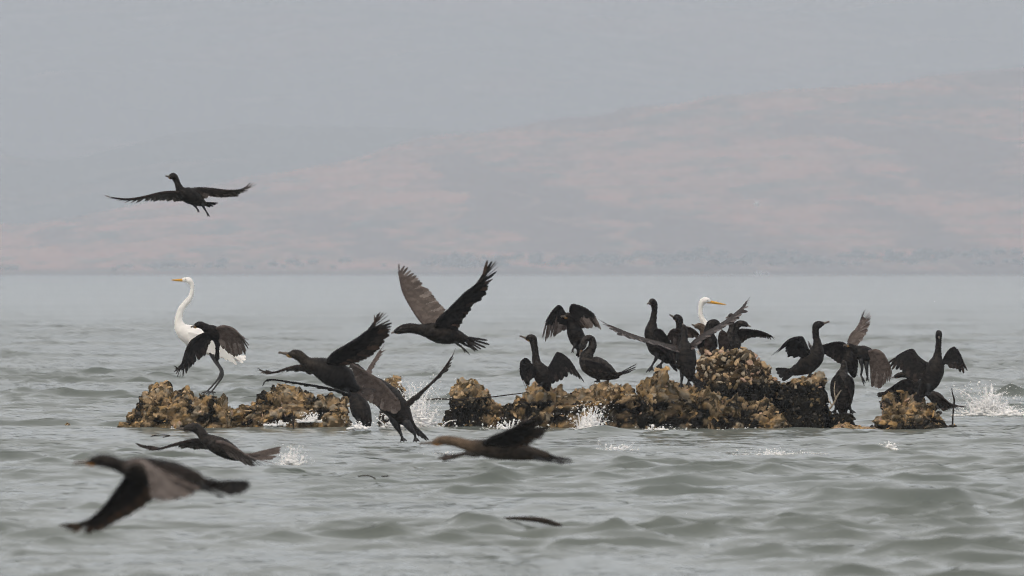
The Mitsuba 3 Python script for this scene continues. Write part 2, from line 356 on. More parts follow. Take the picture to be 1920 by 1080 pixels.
def hill_paint(p, n, uv):
    f = fbm(p.x * .012, p.y * .008, p.z * .03, 4)
    g = fbm(p.x * .045 + 9, p.y * .02, p.z * .12, 3)
    terr = fbm(p.x * .004, 3.0, p.z * .35, 2)
    soil = mix((0.345, 0.165, 0.125), (0.36, 0.22, 0.165), g)
    m2 = fbm(p.x * .09 + 40, p.y * .03, p.z * .30, 3)
    c = mix(soil, (0.10, 0.10, 0.088), smoothstep(.42, .64, f * .4 + g * .3 + m2 * .3))
    c = mix(c, (0.18, 0.13, 0.10), smoothstep(.5, .8, terr) * .7)
    gully_shade = fbm(p.x * .022 + p.z * .05 + 3 * f, p.y * .002, 7.7, 3)
    c = mix((0.13, 0.095, 0.085), c, smoothstep(.36, .50, gully_shade))  # shade of gullies painted as dark streaks in the soil colour
    return mix((0.10, 0.085, 0.07), c, smoothstep(2.0, 7.0, p.z + 4 * f))
mat('hill_soil', hill_paint, .95, .05)
mat('mountain_scrub', lambda p, n, uv: mix((0.055, 0.07, 0.05), (0.16, 0.125, 0.095), smoothstep(.42, .68, fbm(p.x * .004, p.y * .003, p.z * .012, 4))), .95, .05)
def hills(name, y0, y1, y2, prof, m, nx=300, ny=90, rough=.1, xr=2600, seed=0, shore=0.0):
    """A ridge: rises from distance y0 to its crest at y1 and falls to y2; prof = (x px, y px) of the crest as seen."""
    prof = np.asarray(prof, float)
    xs = np.linspace(-xr, xr, nx); t = np.linspace(0, 1, ny)
    px = 960 + xs / y1 * F
    Hh = HC + (YH - PchipInterpolator(prof[:, 0], prof[:, 1])(np.clip(px, prof[0, 0], prof[-1, 0]))) / F * y1
    Yv = np.where(t < .6, y0 + (y1 - y0) * t / .6, y1 + (y2 - y1) * (t - .6) / .4)
    fall = np.where(t < .6, (t / .6) ** .8, 1 - .75 * smooth01((t - .6) / .4))
    X, Y = np.meshgrid(xs, Yv)
    p = np.stack([X, Y, X * 0], -1)
    nz = (meshkit.fbm(p * .0045 + seed) - .5) * 1.0 + (meshkit.fbm(p * .018 + seed) - .5) * .4
    Z = Hh[None] * fall[:, None] * (1 + rough * 2 * nz * (1 - .5 * fall[:, None])) + 2.5 * np.minimum(fall * 30, 1)[:, None] - 2.0
    Z += (meshkit.noise(p * .06 + seed) - .5) * 5 * np.minimum(1, fall * 6)[:, None]
    Z = np.where(t[:, None] == 0, -2.5, Z)
    i = np.arange(ny - 1)[:, None] * nx + np.arange(nx - 1)[None]
    q = np.stack([i, i + 1, i + nx + 1, i + nx], -1).reshape(-1, 4)
    struct(name, (np.stack([X, Y, Z], -1).reshape(-1, 3), np.vstack([q[:, :3], q[:, [0, 2, 3]]])), m)
    return lambda x, t_: at_hill(xs, Yv, Z, x, t_)
def at_hill(xs, Yv, Z, x, y):
    i = int(np.clip(np.searchsorted(xs, x) - 1, 0, len(xs) - 2)); j = int(np.clip(np.searchsorted(Yv, y) - 1, 0, len(Yv) - 2))
    a, b = (x - xs[i]) / (xs[i + 1] - xs[i]), (y - Yv[j]) / (Yv[j + 1] - Yv[j])
    return (Z[j, i] * (1 - a) + Z[j, i + 1] * a) * (1 - b) + (Z[j + 1, i] * (1 - a) + Z[j + 1, i + 1] * a) * b
hill_z = hills('hillside', 4880, 5900, 7000, [(-4000, 440), (0, 425), (200, 400), (420, 345), (600, 312), (800, 262), (960, 235), (1200, 203), (1500, 175), (1700, 158), (1920, 135), (2600, 70), (5000, -60)], 'hill_soil', 420, 120, .10, 2600)
hills('distant_hills', 6600, 7600, 8600, [(-4000, 200), (-400, 270), (0, 290), (90, 303), (200, 285), (330, 255), (480, 236), (700, 240), (1000, 260), (1500, 300), (5000, 380)], 'mountain_scrub', 260, 60, .12, 3300, seed=5)
hills('mountain', 9000, 11000, 12000, [(-4000, -60), (0, -70), (800, -110), (1500, -60), (2500, -120), (5000, -40)], 'mountain_scrub', 260, 70, .16, 4600, seed=11)

def bushes(name, pts, kindname, size, m, seed):
    r = np.random.default_rng(seed); ms = []
    for (x, y, z) in pts:
        s = trimesh.creation.icosphere(1, radius=1.0); v = s.vertices * (1 + r.uniform(-.3, .25, (len(s.vertices), 1)))
        k = size * r.uniform(.6, 1.5)
        ms.append((v * [k * r.uniform(1, 1.8), k, k * r.uniform(.6, 1.0)] + [x, y, z + k * .35], s.faces))
    scene[name] = mikit.ply(cat(ms), m, smooth=False)
    labels[name] = {'label': kindname, 'category': 'scrub', 'kind': 'stuff'}
mat('scrub_leaf', mottle((0.12, 0.125, 0.10), (0.19, 0.175, 0.14), .2), .95, .05)
mat('field_green', mottle((0.07, 0.14, 0.06), (0.12, 0.2, 0.10), .2), .95, .05)
r_ = np.random.default_rng(21)
pts = []
for _ in range(520):
    x = r_.uniform(-40, 640) if r_.uniform() < .85 else r_.uniform(-600, -40)
    y = 4895 + r_.uniform(5, 40)
    pts.append((x, y, hill_z(x, y)))
mat('shore_leaf', mottle((0.05, 0.055, 0.05), (0.09, 0.095, 0.085), .2), .95, .05)
bushes('shore_trees', pts, 'dark band of trees along the foot of the far shore', 1.7, 'shore_leaf', 8)
labels['shore_trees']['category'] = 'trees'
# haze: one closed box round everything
scene['haze_air'] = {'type': 'homogeneous', 'albedo': rgb(0.750, 0.812, 0.908), 'sigma_t': HAZE}
scene['haze'] = {'type': 'cube', 'to_world': T4().translate([0, 6000, 224]).scale([5200, 6500, 226.2]), 'bsdf': {'type': 'null'}, 'interior': {'type': 'ref', 'id': 'haze_air'}}
labels['haze'] = {'label': 'pale haze that fades the far hills', 'category': 'haze', 'kind': 'stuff'}
scene['camera']['medium'] = {'type': 'ref', 'id': 'haze_air'}

# ------------------------------------------------------------------ the shell reef
def piece_mesh(r, round_=False):
    p = r.normal(size=(13 if not round_ else 18, 3)); p /= np.linalg.norm(p, axis=1, keepdims=True)
    p *= r.uniform(.75, 1.05, (len(p), 1))
    p *= [1.0, r.uniform(.62, .9), r.uniform(.28, .5) if not round_ else r.uniform(.38, .55)]
    if not round_: p[:, 2] += .18 * np.sin(p[:, 0] * 2.2 + r.uniform(0, 6))
    h = trimesh.convex.convex_hull(p)
    return np.array(h.vertices), np.array(h.faces)
_r = np.random.default_rng(55)
CHIPS = [piece_mesh(_r) for _ in range(14)]
ROUND = [piece_mesh(_r, True) for _ in range(10)]
PLY = {}
def chip_entry(i, rd, m):
    k = (i, rd, m)
    if k not in PLY: PLY[k] = mikit.ply((ROUND if rd else CHIPS)[i], m, smooth=42 if rd else 25)
    return PLY[k]
TONES = {k: np.array(v[0]) * .45 + np.array(v[1]) * .55 for k, v in SH.items()}

def rock(label, Yc, prof, D, n=220, stuff=2000, size=(3.6, 8.5), wet_shade=lambda x, z: 0.2, rd=False, name='shell_rock', rough=.055, seed=0, zb=-.14, lump=1.0, core_tone=.85, proud=.06, strata=.5, tones=None, pow_=.55, piece='shell'):
    """An outcrop of oyster shell reef: crest given as seen (x px, y px), depth half-width D in metres; a lumpy core with shells picked out on it."""
    r = np.random.default_rng(900 + seed)
    k = thing(name, label, 'rock')
    s = Yc / F
    prof = np.asarray(prof, float)
    n1, n2 = max(24, int((prof[-1, 0] - prof[0, 0]) / 2.2)), 72
    px = np.linspace(prof[0, 0], prof[-1, 0], n1)
    H = HC - (np.interp(px, prof[:, 0], prof[:, 1]) - YH) * s
    edge = np.minimum(1, np.minimum(px - px[0], px[-1] - px) / 14)
    H = H - .03 * (1 - edge)
    X = (px - 960) * s
    hh = np.maximum(H - zb, .03)
    Dx = D * np.clip(hh / hh.max(), .08, 1) ** .55 * (.75 + .5 * meshkit.noise(np.stack([X * 5, X * 0, X * 0], -1), seed)) * np.maximum(.25, smooth01(edge))
    th = np.linspace(0, np.pi, n2)
    c, sn = np.cos(th), np.sin(th)
    Yv = Yc - Dx[:, None] * (np.sign(c) * np.abs(c) ** pow_)[None]
    Z = zb + hh[:, None] * (np.abs(sn) ** pow_)[None]
    V = np.stack([np.repeat(X[:, None], n2, 1), Yv, Z], -1)
    nrm = np.cross(np.gradient(V, axis=1), np.gradient(V, axis=0)); nrm /= np.maximum(np.linalg.norm(nrm, axis=-1, keepdims=True), 1e-9)
    if nrm[n1 // 2, n2 // 2, 2] < 0: nrm = -nrm
    f1 = meshkit.fbm(V * 5.5 + seed * 3) - .5; f2 = meshkit.fbm(V * 17 + seed) - .5
    f3 = np.abs(meshkit.noise(V * 9 + seed * 2) - .5) * 2
    amp = np.minimum(1, edge[:, None] + .25)
    lo3, hi3 = V.reshape(-1, 3).min(0) - .2, V.reshape(-1, 3).max(0) + .2
    def cells(P3, size_, sd):                     # lumps: distance to the nearest of scattered centres
        c3 = np.random.default_rng(sd).uniform(lo3, hi3, (int(np.prod((hi3 - lo3) / size_)) + 8, 3))
        d3, j3 = cKDTree(c3).query(P3, k=2); return d3[..., 0] / size_, (d3[..., 1] - d3[..., 0]) / size_, j3[..., 0]
    da, ga, ja = cells(V + (f2 * .05)[..., None], .19 * lump, 71 + seed); db, gb, jb = cells(V + (f2 * .03)[..., None], .052 * lump, 171 + seed)
    big = .36 - da - .45 * (1 - smooth01(ga / .35)); sml = .36 - db - .4 * (1 - smooth01(gb / .35))
    V = V + nrm * ((f1 * 2.4 * rough + big * 1.5 * rough + sml * .5 * rough - (f3 < .22) * .45 * rough) * amp)[..., None]
    i = np.arange(n1 - 1)[:, None] * n2 + np.arange(n2 - 1)[None]
    q = np.stack([i, i + n2, i + n2 + 1, i + 1], -1).reshape(-1, 4)
    F_ = np.vstack([q[:, :3], q[:, [0, 2, 3]]])
    Vf = V.reshape(-1, 3)
    caps = [[0, j, j + 1] for j in range(1, n2 - 1)] + [[(n1 - 1) * n2, (n1 - 1) * n2 + j + 1, (n1 - 1) * n2 + j] for j in range(1, n2 - 1)]
    F_ = np.vstack([F_, caps])
    xpx = Vf[:, 0] / s + 960
    w = (wet_shade(xpx, Vf[:, 2]) + Vf[:, 0] * 0)[:, None]
    tl = np.array([TONES[t_] for t_ in ['shell_tan', 'shell_ochre', 'shell_tan', 'shell_olive', 'shell_grey', 'shell_olive', 'shell_tan']])
    g = meshkit.fbm(Vf * 22 + 3)[:, None]
    jj = (ja.ravel() * 7 + jb.ravel() * 3)
    hw = (jj * 2654435761 % 1000 / 1000.0)[:, None]
    w = np.clip(w + (hw - .5) * .55 * (w > .05), 0, 1); w = smooth01((w - .25) / .4)
    col = tl[jj % len(tl)] * (.4 * core_tone + core_tone * g) * (1 - w) + np.array([.014, .013, .010]) * w
    part(k, 'core', (Vf, F_), 'rock_paint', smooth=True, color=col)
    # sample the surface
    tri = Vf[F_]; fn = np.cross(tri[:, 1] - tri[:, 0], tri[:, 2] - tri[:, 0]); ar = np.linalg.norm(fn, axis=1); fn /= np.maximum(ar[:, None], 1e-12)
    cen = tri.mean(1); out = cen - np.array([X.mean(), Yc, zb]); flip = (fn * out).sum(1) < 0; fn[flip] *= -1
    ok = (cen[:, 2] > -.03) & (ar > 0)
    front = ok & ((fn[:, 1] < .25) | (fn[:, 2] > .35))
    def draw(m, mask):
        pr = ar * mask; idx = r.choice(len(F_), m, p=pr / pr.sum())
        b = r.dirichlet([1, 1, 1], m)
        return (tri[idx] * b[..., None]).sum(1), fn[idx]
    def frame(nr):
        t = nr * (1 - .45 * strata) + r.normal(size=3) * (.55 - .2 * strata) + [0, 0, .12 + strata]; t /= np.linalg.norm(t)
        a = np.cross(t, r.normal(size=3)); a /= np.linalg.norm(a); return np.stack([a, np.cross(t, a), t], 1)
    tones = tones or ['shell_tan', 'shell_tan', 'shell_ochre', 'shell_grey', 'shell_pink', 'shell_tan']
    def tone_all(pos):
        ww = wet_shade(pos[:, 0] / s + 960, pos[:, 2]) + pos[:, 0] * 0
        patch = meshkit.fbm(pos * 6.0 + seed); res = []
        for w_, p_ in zip(ww, patch):
            u = r.uniform()
            if u < w_ - .06: res.append('shell_wet_shade' if r.uniform() < .5 + .4 * w_ else 'shell_olive')
            elif u < w_ + .04: res.append('shell_olive')
            else: res.append(tones[int(np.clip((p_ * 1.6 - .3) * len(tones) + r.normal() * 1.2, 0, len(tones) - 1))])
        return res
    pos, nr = draw(n * 9, front)
    chosen = []
    for p0, n0 in zip(pos, nr):                      # the larger shells, spread out
        sz = r.uniform(*size) * s * (1.25 if r.uniform() < .15 else 1)
        if all(np.sum((p0 - q[0]) ** 2) > (.5 * (sz + q[2])) ** 2 for q in chosen): chosen.append((p0, n0, sz))
        if len(chosen) >= n: break
    for (p0, n0, sz), tn in zip(chosen, tone_all(np.array([c_[0] for c_ in chosen]))):
        R = frame(n0); M = np.eye(4); M[:3, :3] = R * (sz * (np.array([1.1, 1.05, .95]) if strata else 1.0)); M[:3, 3] = p0 + n0 * sz * proud
        e = dict(chip_entry(int(r.integers(10)), rd, tn)); e['to_world'] = T4(M.tolist())
        scene[key_of2(f'{k}__{piece}')] = e
    pos, nr = draw(stuff, ok)
    ms, cs = [], []
    for p0, n0, tn in zip(pos, nr, tone_all(pos)):   # what is too small to pick apart
        v, f = CHIPS[int(r.integers(14))]; sz = r.uniform(.25, .8) * min(size[0], 4.2) * s
        ms.append(((v * sz) @ frame(n0).T + p0 + n0 * sz * .16, f))
        cs.append(np.repeat((TONES[tn] * r.uniform(.5, 1.0))[None], len(v), 0))
    part(k, 'shell_rubble', cat(ms), 'shell_paint', smooth=False, kind='stuff', color=np.vstack(cs))
    return k
_cnt = {}
def key_of2(b):
    i = _cnt.get(b, -1) + 1; _cnt[b] = i
    return b if i == 0 else f'{b}_{i:03d}'
def nz1(x, z, f=.06, seed=0.0):
    x, z = np.broadcast_arrays(np.asarray(x, float), np.asarray(z, float)); return meshkit.fbm(np.stack([x * f, z * 14, x * 0 + seed], -1))
low = lambda z, a, b: 1 - smooth01((z - a) / (b - a))

rock('low brown shell rock at the left end, with the white egret standing on it', 83.5,
     [(212, 808), (228, 788), (246, 762), (262, 738), (282, 728), (318, 723), (350, 728), (372, 738), (400, 739), (424, 745), (440, 756), (456, 774), (468, 806)], .42,
     n=190, size=(3, 8.5), wet_shade=lambda x, z: .08 + .3 * low(z, .0, .07) + .7 * (nz1(x, z, .05, 1) > .60), seed=1, rough=.06)
rock('long brown shell rock just right of the left end rock, crest under a stretched wing', 83.6,
     [(408, 806), (422, 776), (440, 764), (462, 751), (488, 731), (508, 716), (532, 717), (562, 725), (582, 731), (606, 736), (630, 746), (650, 744), (660, 770), (668, 806)], .45,
     n=210, size=(3, 8), wet_shade=lambda x, z: .06 + .3 * low(z, .0, .06) + .7 * (nz1(x, z, .045, 2) > .61), seed=2, rough=.065)
rock('small upright shell rock with an ochre top behind the bird splashing off the water', 84.4,
     [(706, 806), (711, 760), (713, 722), (717, 704), (737, 699), (756, 705), (764, 735), (768, 806)], .16,
     n=90, size=(3, 6), wet_shade=lambda x, z: .1 + .8 * low(z, .30, .38), seed=3, rough=.03, pow_=.4, tones=['shell_ochre', 'shell_tan', 'shell_ochre'])
rock('dark knobbly tan capped rock at the left of the main reef, under a taut line', 83.6,
     [(828, 806), (832, 765), (840, 752), (846, 727), (856, 712), (880, 707), (905, 714), (918, 734), (934, 744), (954, 748), (970, 756), (986, 806)], .26,
     n=150, size=(3.5, 7), wet_shade=lambda x, z: .08 + .78 * low(z, .20, .33) * (1 - .85 * smooth01((x - 898) / 30)), seed=4, rough=.05, pow_=.45)
rock('tan shell rock under the preening cormorant with white water breaking at its foot', 83.5,
     [(926, 806), (940, 768), (962, 746), (986, 728), (1002, 717), (1026, 719), (1046, 720), (1066, 727), (1086, 722), (1112, 711), (1142, 707), (1166, 716), (1186, 729), (1202, 745), (1212, 806)], .46,
     n=260, size=(3, 8), wet_shade=lambda x, z: .12 + .8 * low(z, .16, .30) * (.15 + .7 * smooth01((nz1(x, z, .04, 4) - .38) / .15)), seed=5, rough=.06)
rock('broad base of the reef with ochre shells above dark damp hollows', 83.35,
     [(1176, 806), (1188, 760), (1198, 724), (1210, 704), (1228, 692), (1250, 690), (1270, 704), (1284, 718), (1310, 722), (1380, 736), (1440, 748), (1468, 762), (1484, 780), (1494, 806)], .55,
     n=300, size=(3, 8), wet_shade=lambda x, z: .12 + .85 * low(z, .12, .34) * smooth01((nz1(x, z, .05, 5) - .40) / .14) * (1 - .6 * smooth01((x - 1380) / 50)), seed=6, rough=.065)
rock('tallest block of the reef covered in large pale rounded oyster shells', 83.7,
     [(1298, 762), (1301, 700), (1306, 668), (1330, 657), (1368, 654), (1400, 658), (1428, 671), (1446, 694), (1462, 722), (1474, 762)], .38,
     n=300, size=(5.5, 10), rd=True, core_tone=.22, proud=.3, strata=0.0, wet_shade=lambda x, z: .08 + .85 * low(z, .33, .43), seed=7, rough=.045, zb=.08, pow_=.45,
     tones=['shell_grey', 'shell_tan', 'shell_grey', 'shell_tan', 'shell_pink', 'shell_grey'])
rock('dark overhanging boulder with a pale crest under the cormorant facing right', 83.5,
     [(1446, 806), (1456, 752), (1468, 722), (1488, 708), (1512, 701), (1536, 702), (1546, 716), (1552, 742), (1560, 770), (1562, 806)], .34,
     n=170, size=(4, 8), wet_shade=lambda x, z: .1 + .88 * low(z, .34, .43), seed=8, rough=.05, pow_=.42)  # overhang shade painted into the shell and core colour, along with damp algae
rock('flat black rock at the water under the cormorant seen from behind', 83.3,
     [(1552, 806), (1556, 778), (1570, 770), (1592, 771), (1604, 782), (1610, 806)], .14, n=40, stuff=200, size=(3, 6), wet_shade=lambda x, z: .9, seed=9, rough=.025)
rock('low strip of orange brown stones awash between the reef and the right end rock', 83.0,
     [(1552, 808), (1566, 797), (1590, 792), (1612, 796), (1630, 800), (1646, 798), (1656, 808)], .14, n=50, stuff=200, size=(3, 6.5), wet_shade=lambda x, z: .12, seed=10, rough=.02, tones=['shell_ochre', 'shell_pink', 'shell_tan'])
rock('separate pile of jagged ochre shells at the right end of the reef', 83.3,
     [(1624, 806), (1632, 792), (1642, 774), (1650, 746), (1664, 735), (1700, 735), (1730, 742), (1756, 748), (1768, 768), (1774, 806)], .36,
     n=150, size=(4, 10.5), wet_shade=lambda x, z: .08 + .5 * low(z, .0, .10) + .5 * (nz1(x, z, .05, 7) > .60), seed=11, rough=.07, pow_=.5, tones=['shell_ochre', 'shell_tan', 'shell_ochre', 'shell_tan', 'shell_pink'])
rock('grey green stone awash at the right foot of the right end rock', 83.0,
     [(1722, 812), (1734, 797), (1760, 792), (1786, 797), (1806, 804), (1816, 812)], .13, n=30, stuff=160, size=(3, 5.5), wet_shade=lambda x, z: .75, seed=12, rough=.02, name='awash_stone', piece='stone')
rock('tiny brown stone poking out of the water far left of the reef', 83.4,
     [(110, 806), (118, 797), (127, 790), (135, 796), (143, 806)], .06, n=14, stuff=60, size=(2.5, 4.5), wet_shade=lambda x, z: .3, seed=13, rough=.012, name='awash_stone', piece='stone')
rock('pair of small brown stones awash left of the main reef', 83.6,
     [(808, 806), (816, 796), (826, 793), (836, 797), (842, 806)], .07, n=14, stuff=60, size=(2.5, 4.5), wet_shade=lambda x, z: .35, seed=14, rough=.012, name='awash_stone', piece='stone')

# ------------------------------------------------------------------ the birds
# 1 flying, upper left
k, P = cormorant('black cormorant gliding high over the water at the upper left, wings level, feet dangling', 76,
    [(320, 332, -8, 4.5), (325, 330.5, -6, 6.4), (329, 335, -4, 6.2), (332.5, 343, -2, 5.6), (335.5, 351, 0, 6.6), (340, 359, 2, 11), (352, 366, 6, 14.5), (366, 373, 12, 13), (377, 379, 18, 8), (383, 382, 22, 4.5)],
    ((318.5, 331.5, -9), (311.5, 330, -16), 3), eye=(324, 329.6, -12), seed=1)
wing(k, P, [(339, 359, -6), (311, 360, -22), (272, 369, -40), (240, 373.5, -52), (212, 371, -60)],
     [(198, 366.5, -52), (203, 371, -36), (214, 375, -22), (228, 378.5, -8), (245, 380, 4), (266, 376.5, 14), (288, 376.5, 20), (315, 377, 22), (340, 377, 18)], 'feather_dark', ['feather_brown', 'feather_dark'], arm=3.2, seed=1, cov=.5)
wing(k, P, [(346, 357, 4), (366, 353, 12), (388, 353, 20), (430, 357, 30), (458, 354, 36), (466, 351, 38)],
     [(481, 343.5, 52), (468, 342, 54), (474, 351, 60), (462, 358, 58), (450, 363, 54), (440, 367.5, 50), (428, 369, 46), (417, 370, 42), (404, 368, 36), (392, 366, 30), (390, 371, 26), (376, 372, 20)], 'feather_dark', ['feather_dark', 'feather_brown'], arm=3.4, seed=2, cov=.5)
tail(k, P, (380, 380, 22), [(408, 380.5, 40), (404, 383, 42), (399, 386.5, 42), (393, 388, 40)], w=4, seed=1)
leg(k, P, [(362, 382, 10, 3.4), (367, 388, 11, 2), (369, 391, 12, 1.4)], [(373, 397, 13), (371, 398, 9)])
leg(k, P, [(379, 383, 12, 3.2), (383, 391, 14, 2), (386, 396, 15, 1.4)], [(392, 406, 17), (389, 405, 12)])

# 2 cormorant passing in front of the left egret
k, P = cormorant('cormorant flapping in front of the standing egret, wings arched down, brown right wing', 82.2,
    [(367, 611, -14, 4.2), (374, 609, -12, 6.2), (381, 611.5, -8, 6.8), (388, 616, -4, 8.5), (397, 621.5, 4, 12.5), (404, 627, 12, 13.5), (406.5, 635, 20, 9.5), (407, 645, 26, 5.5), (407, 655, 29, 3.6)],
    ((365.5, 611.5, -16), (359, 612.8, -24), 3), eye=(373, 608, -18), seed=2)
wing(k, P, [(391, 621, -6), (375, 628, -18), (356, 643, -30), (346, 672, -38), (339, 694, -42)],
     [(328.5, 685, -44), (329, 697, -42), (337, 711, -36), (343, 706, -32), (349, 700, -28), (360, 687, -20), (373, 674, -12), (385, 667, -6), (390, 652, 0), (394, 640, 4)], 'feather_black', ['feather_black', 'feather_dark'], arm=4, seed=3)
wing(k, P, [(401, 617, 2), (418, 611, -8), (438, 616, -18), (452, 629, -26), (458, 634, -28)],
     [(467, 636.5, -22), (468, 645, -16), (465, 654, -8), (459, 664, -2), (449, 667, 4), (439, 669, 8), (429, 663, 10), (419, 655, 10), (416, 643, 8)], 'feather_brown', ['feather_brown', 'feather_grey'], arm=4, seed=4, cov=.5)
tail(k, P, (406.5, 652, 26), [(403, 672, 30), (405.5, 678, 32), (409, 675, 30)], w=4.5, seed=2)

# 3 large flyer, left of centre
k, P = cormorant('large dark cormorant flying left low over the brown rock, near wing raised with spread feathers', 66,
    [(542, 664.5, -2, 4.6), (550, 664, -2, 8), (559, 666, 0, 10), (567, 672, 0, 10), (575, 679.5, 0, 11), (586, 684, 0, 14.5), (602, 690, 0, 20), (622, 699, 0, 25), (642, 710, 0, 24), (656, 722, 0, 16), (666, 728, 0, 9)],
    ((541, 664, -2), (523, 660.5, -5), 4.4), eye=(551, 661.5, -9), pouch='pouch_yellow', tint=(((.010, .008, .0065), (.032, .025, .02)), ((.0035, .0033, .0035), (.014, .012, .011))), neck=(40, 40), seed=3)
wing(k, P, [(600, 688, 16), (583, 688, 30), (562, 686, 46), (538, 691, 60), (512, 699, 72), (497, 700, 76)],
     [(480.5, 691, 72), (486, 699, 82), (494, 704.5, 92), (512, 702, 96), (530, 697, 92), (548, 697, 84), (566, 698, 72), (584, 702, 56), (600, 704, 44)], 'feather_dark', ['feather_brown', 'feather_dark'], arm=4, step=8, seed=5)
wing(k, P, [(610, 682, -20), (622, 664, -32), (642, 651, -44), (666, 637, -54), (684, 625, -60), (697, 615, -64), (703, 611, -66)],
     [(704.5, 590, -72), (714.5, 584.5, -72), (726, 586.5, -68), (730, 598, -62), (735, 606, -58), (734, 616, -52), (731, 628, -46), (722, 640, -40), (712, 653, -34), (701, 664.5, -28), (688, 672, -22), (675, 678, -18), (662, 680, -16), (650, 684, -14)],
     'feather_black', ['feather_rust', 'feather_dark', 'feather_dark'], arm=5.5, step=7, seed=6, cov=.52)
tail(k, P, (664, 727, 4), [(705, 731, 20), (703, 735, 12), (698, 740, 4), (692, 744, -4), (684, 746, -10)], 'feather_dark', w=6.5, seed=3)
leg(k, P, [(646, 724, -10, 6), (652, 733, -10, 3.5), (658, 739, -10, 2)], [(668, 743, -10), (666, 746, -12)])

# 4 splashing take off with the grey brown back
k, P = cormorant('grey brown cormorant taking off steeply with a splash, right wing raised high', 75,
    [(662, 686, 60, 5), (668, 690, 56, 7), (677, 698, 46, 7.5), (690, 712, 32, 11), (708, 728, 18, 19), (727, 748, 6, 24.5), (745, 767, -6, 23), (759, 783, -12, 16), (768, 792, -16, 9)],
    ((659, 684, 62), (648, 679, 68), 4), m='plumage_black', seed=4)
wing(k, P, [(748, 752, -34), (736, 737, -32), (720, 719, -34), (703, 706, -38), (688, 697, -42), (672, 687, -46), (660, 681, -48)],
     [(647, 681, -44), (649, 692, -42), (655, 705, -40), (661, 717, -38), (671, 733, -36), (682, 747, -34), (694, 755, -33), (706, 761, -33), (716, 766, -33), (727, 772, -34), (738, 775, -34), (746, 770, -34)], 'feather_brown', ['feather_brown', 'feather_brown', 'feather_grey'], arm=5, step=8, seed=7, cov=.62)
wing(k, P, [(748, 768, -14), (768, 751, -22), (789, 735, -30), (815, 712, -40), (836, 686, -48), (848, 668, -52)],
     [(855, 651, -40), (852, 663, -34), (848, 680, -26), (840, 693, -18), (828, 704, -10), (813, 718, -4), (800, 731, 2), (790, 742, 4), (778, 752, 4), (767, 765, 2), (764, 778, 0)], 'feather_dark', ['feather_dark', 'feather_brown'], arm=4, step=8, seed=8, cov=.5)
tail(k, P, (766, 788, -16), [(786, 818, -30), (793, 822, -28), (800, 826, -26), (804, 825, -24)], 'feather_black', w=7, seed=4)
leg(k, P, [(737, 783, -12, 9), (745, 800, -14, 6), (751, 812, -14, 3), (754, 820, -14, 2.2)], [(763, 826.5, -18), (758, 828, -24), (751, 827.5, -22)], 'leg_black')
leg(k, P, [(762, 792, -24, 8), (772, 806, -28, 5), (778, 814, -29, 2.6), (779, 820, -29, 2)], [(787, 827, -33), (781, 829, -38), (775, 828, -34)], 'leg_black')

# 5 bird behind, thrashing up from the water
k, P = cormorant('cormorant rising from the water behind the others, long thin left wing over the rock', 82.3,
    [(652, 706, 40, 4), (655, 711, 34, 6), (660, 722, 26, 6.5), (664, 735, 16, 10), (669, 750, 8, 15), (676, 768, 2, 18.5), (683, 783, -2, 15), (688, 793, -4, 10), (690, 799, -4, 6)],
    ((651, 703, 42), (647, 694, 50), 3.4), seed=5)
wing(k, P, [(660, 742, 4), (637, 733.5, 0), (597, 724, -6), (549, 716.5, -14), (525, 713, -20), (508, 711.5, -24), (498, 713.5, -26)],
     [(491.5, 724.5, -24), (493, 718, -18), (500, 714.5, -10), (510, 714, -2), (528, 716.5, 8), (550, 720, 18), (575, 724, 26), (600, 729, 30), (620, 733, 30), (637, 738, 26), (655, 748, 18)], 'feather_black', arm=2.2, step=9, seed=9, cov=.6)
wing(k, P, [(678, 748, 10), (680, 725, 14), (683, 706, 18), (691, 690, 22), (703, 672, 26), (712, 658, 28)],
     [(721, 645, 26), (720.5, 655, 24), (717, 665, 22), (711, 673, 20), (707, 679, 18), (703, 689, 16), (698, 697, 14), (692, 710, 12), (690, 725, 10), (690, 742, 8)], 'feather_brown', arm=3.5, step=7, seed=10, cov=.6)
leg(k, P, [(674, 788, -14, 5), (668, 797, -16, 2.4), (664, 802, -16, 1.7)], [(656, 807, -20), (660, 809, -24)])

# 6 flyer with the high V of wings
k, P = cormorant('cormorant flying left with wings raised in a high V, brown far wing, tail fanned', 70,
    [(742, 621.5, -2, 4.4), (750, 619, -2, 7.6), (760, 616, -1, 9), (772, 615.5, 0, 9.4), (784, 617.5, 0, 9.6), (795, 619, 0, 12), (808, 621, 0, 16), (826, 625.5, 0, 19), (845, 628.5, 0, 17), (860, 632, 0, 12), (872, 635, 0, 7)],
    ((744, 621.5, -2), (734.5, 624, -4), 3.6), eye=(751, 617, -9), seed=6)
wing(k, P, [(800, 616, 10), (789, 604, 16), (777, 587, 24), (763, 564, 32), (754, 545, 36), (748.5, 520, 38), (748, 509, 38)],
     [(749, 495.5, 38), (757.5, 498.5, 40), (766, 501.5, 42), (775, 511, 42), (785.5, 522, 40), (792, 530, 38), (793, 539, 36), (804, 543, 34), (813, 556, 30), (820, 564, 26), (827, 571.5, 22), (835, 581, 18), (833, 594, 14), (826, 606, 10)],
     'feather_brown', ['feather_grey', 'feather_brown', 'feather_brown'], arm=4.5, step=7, seed=11, cov=.5, bend=-.01)
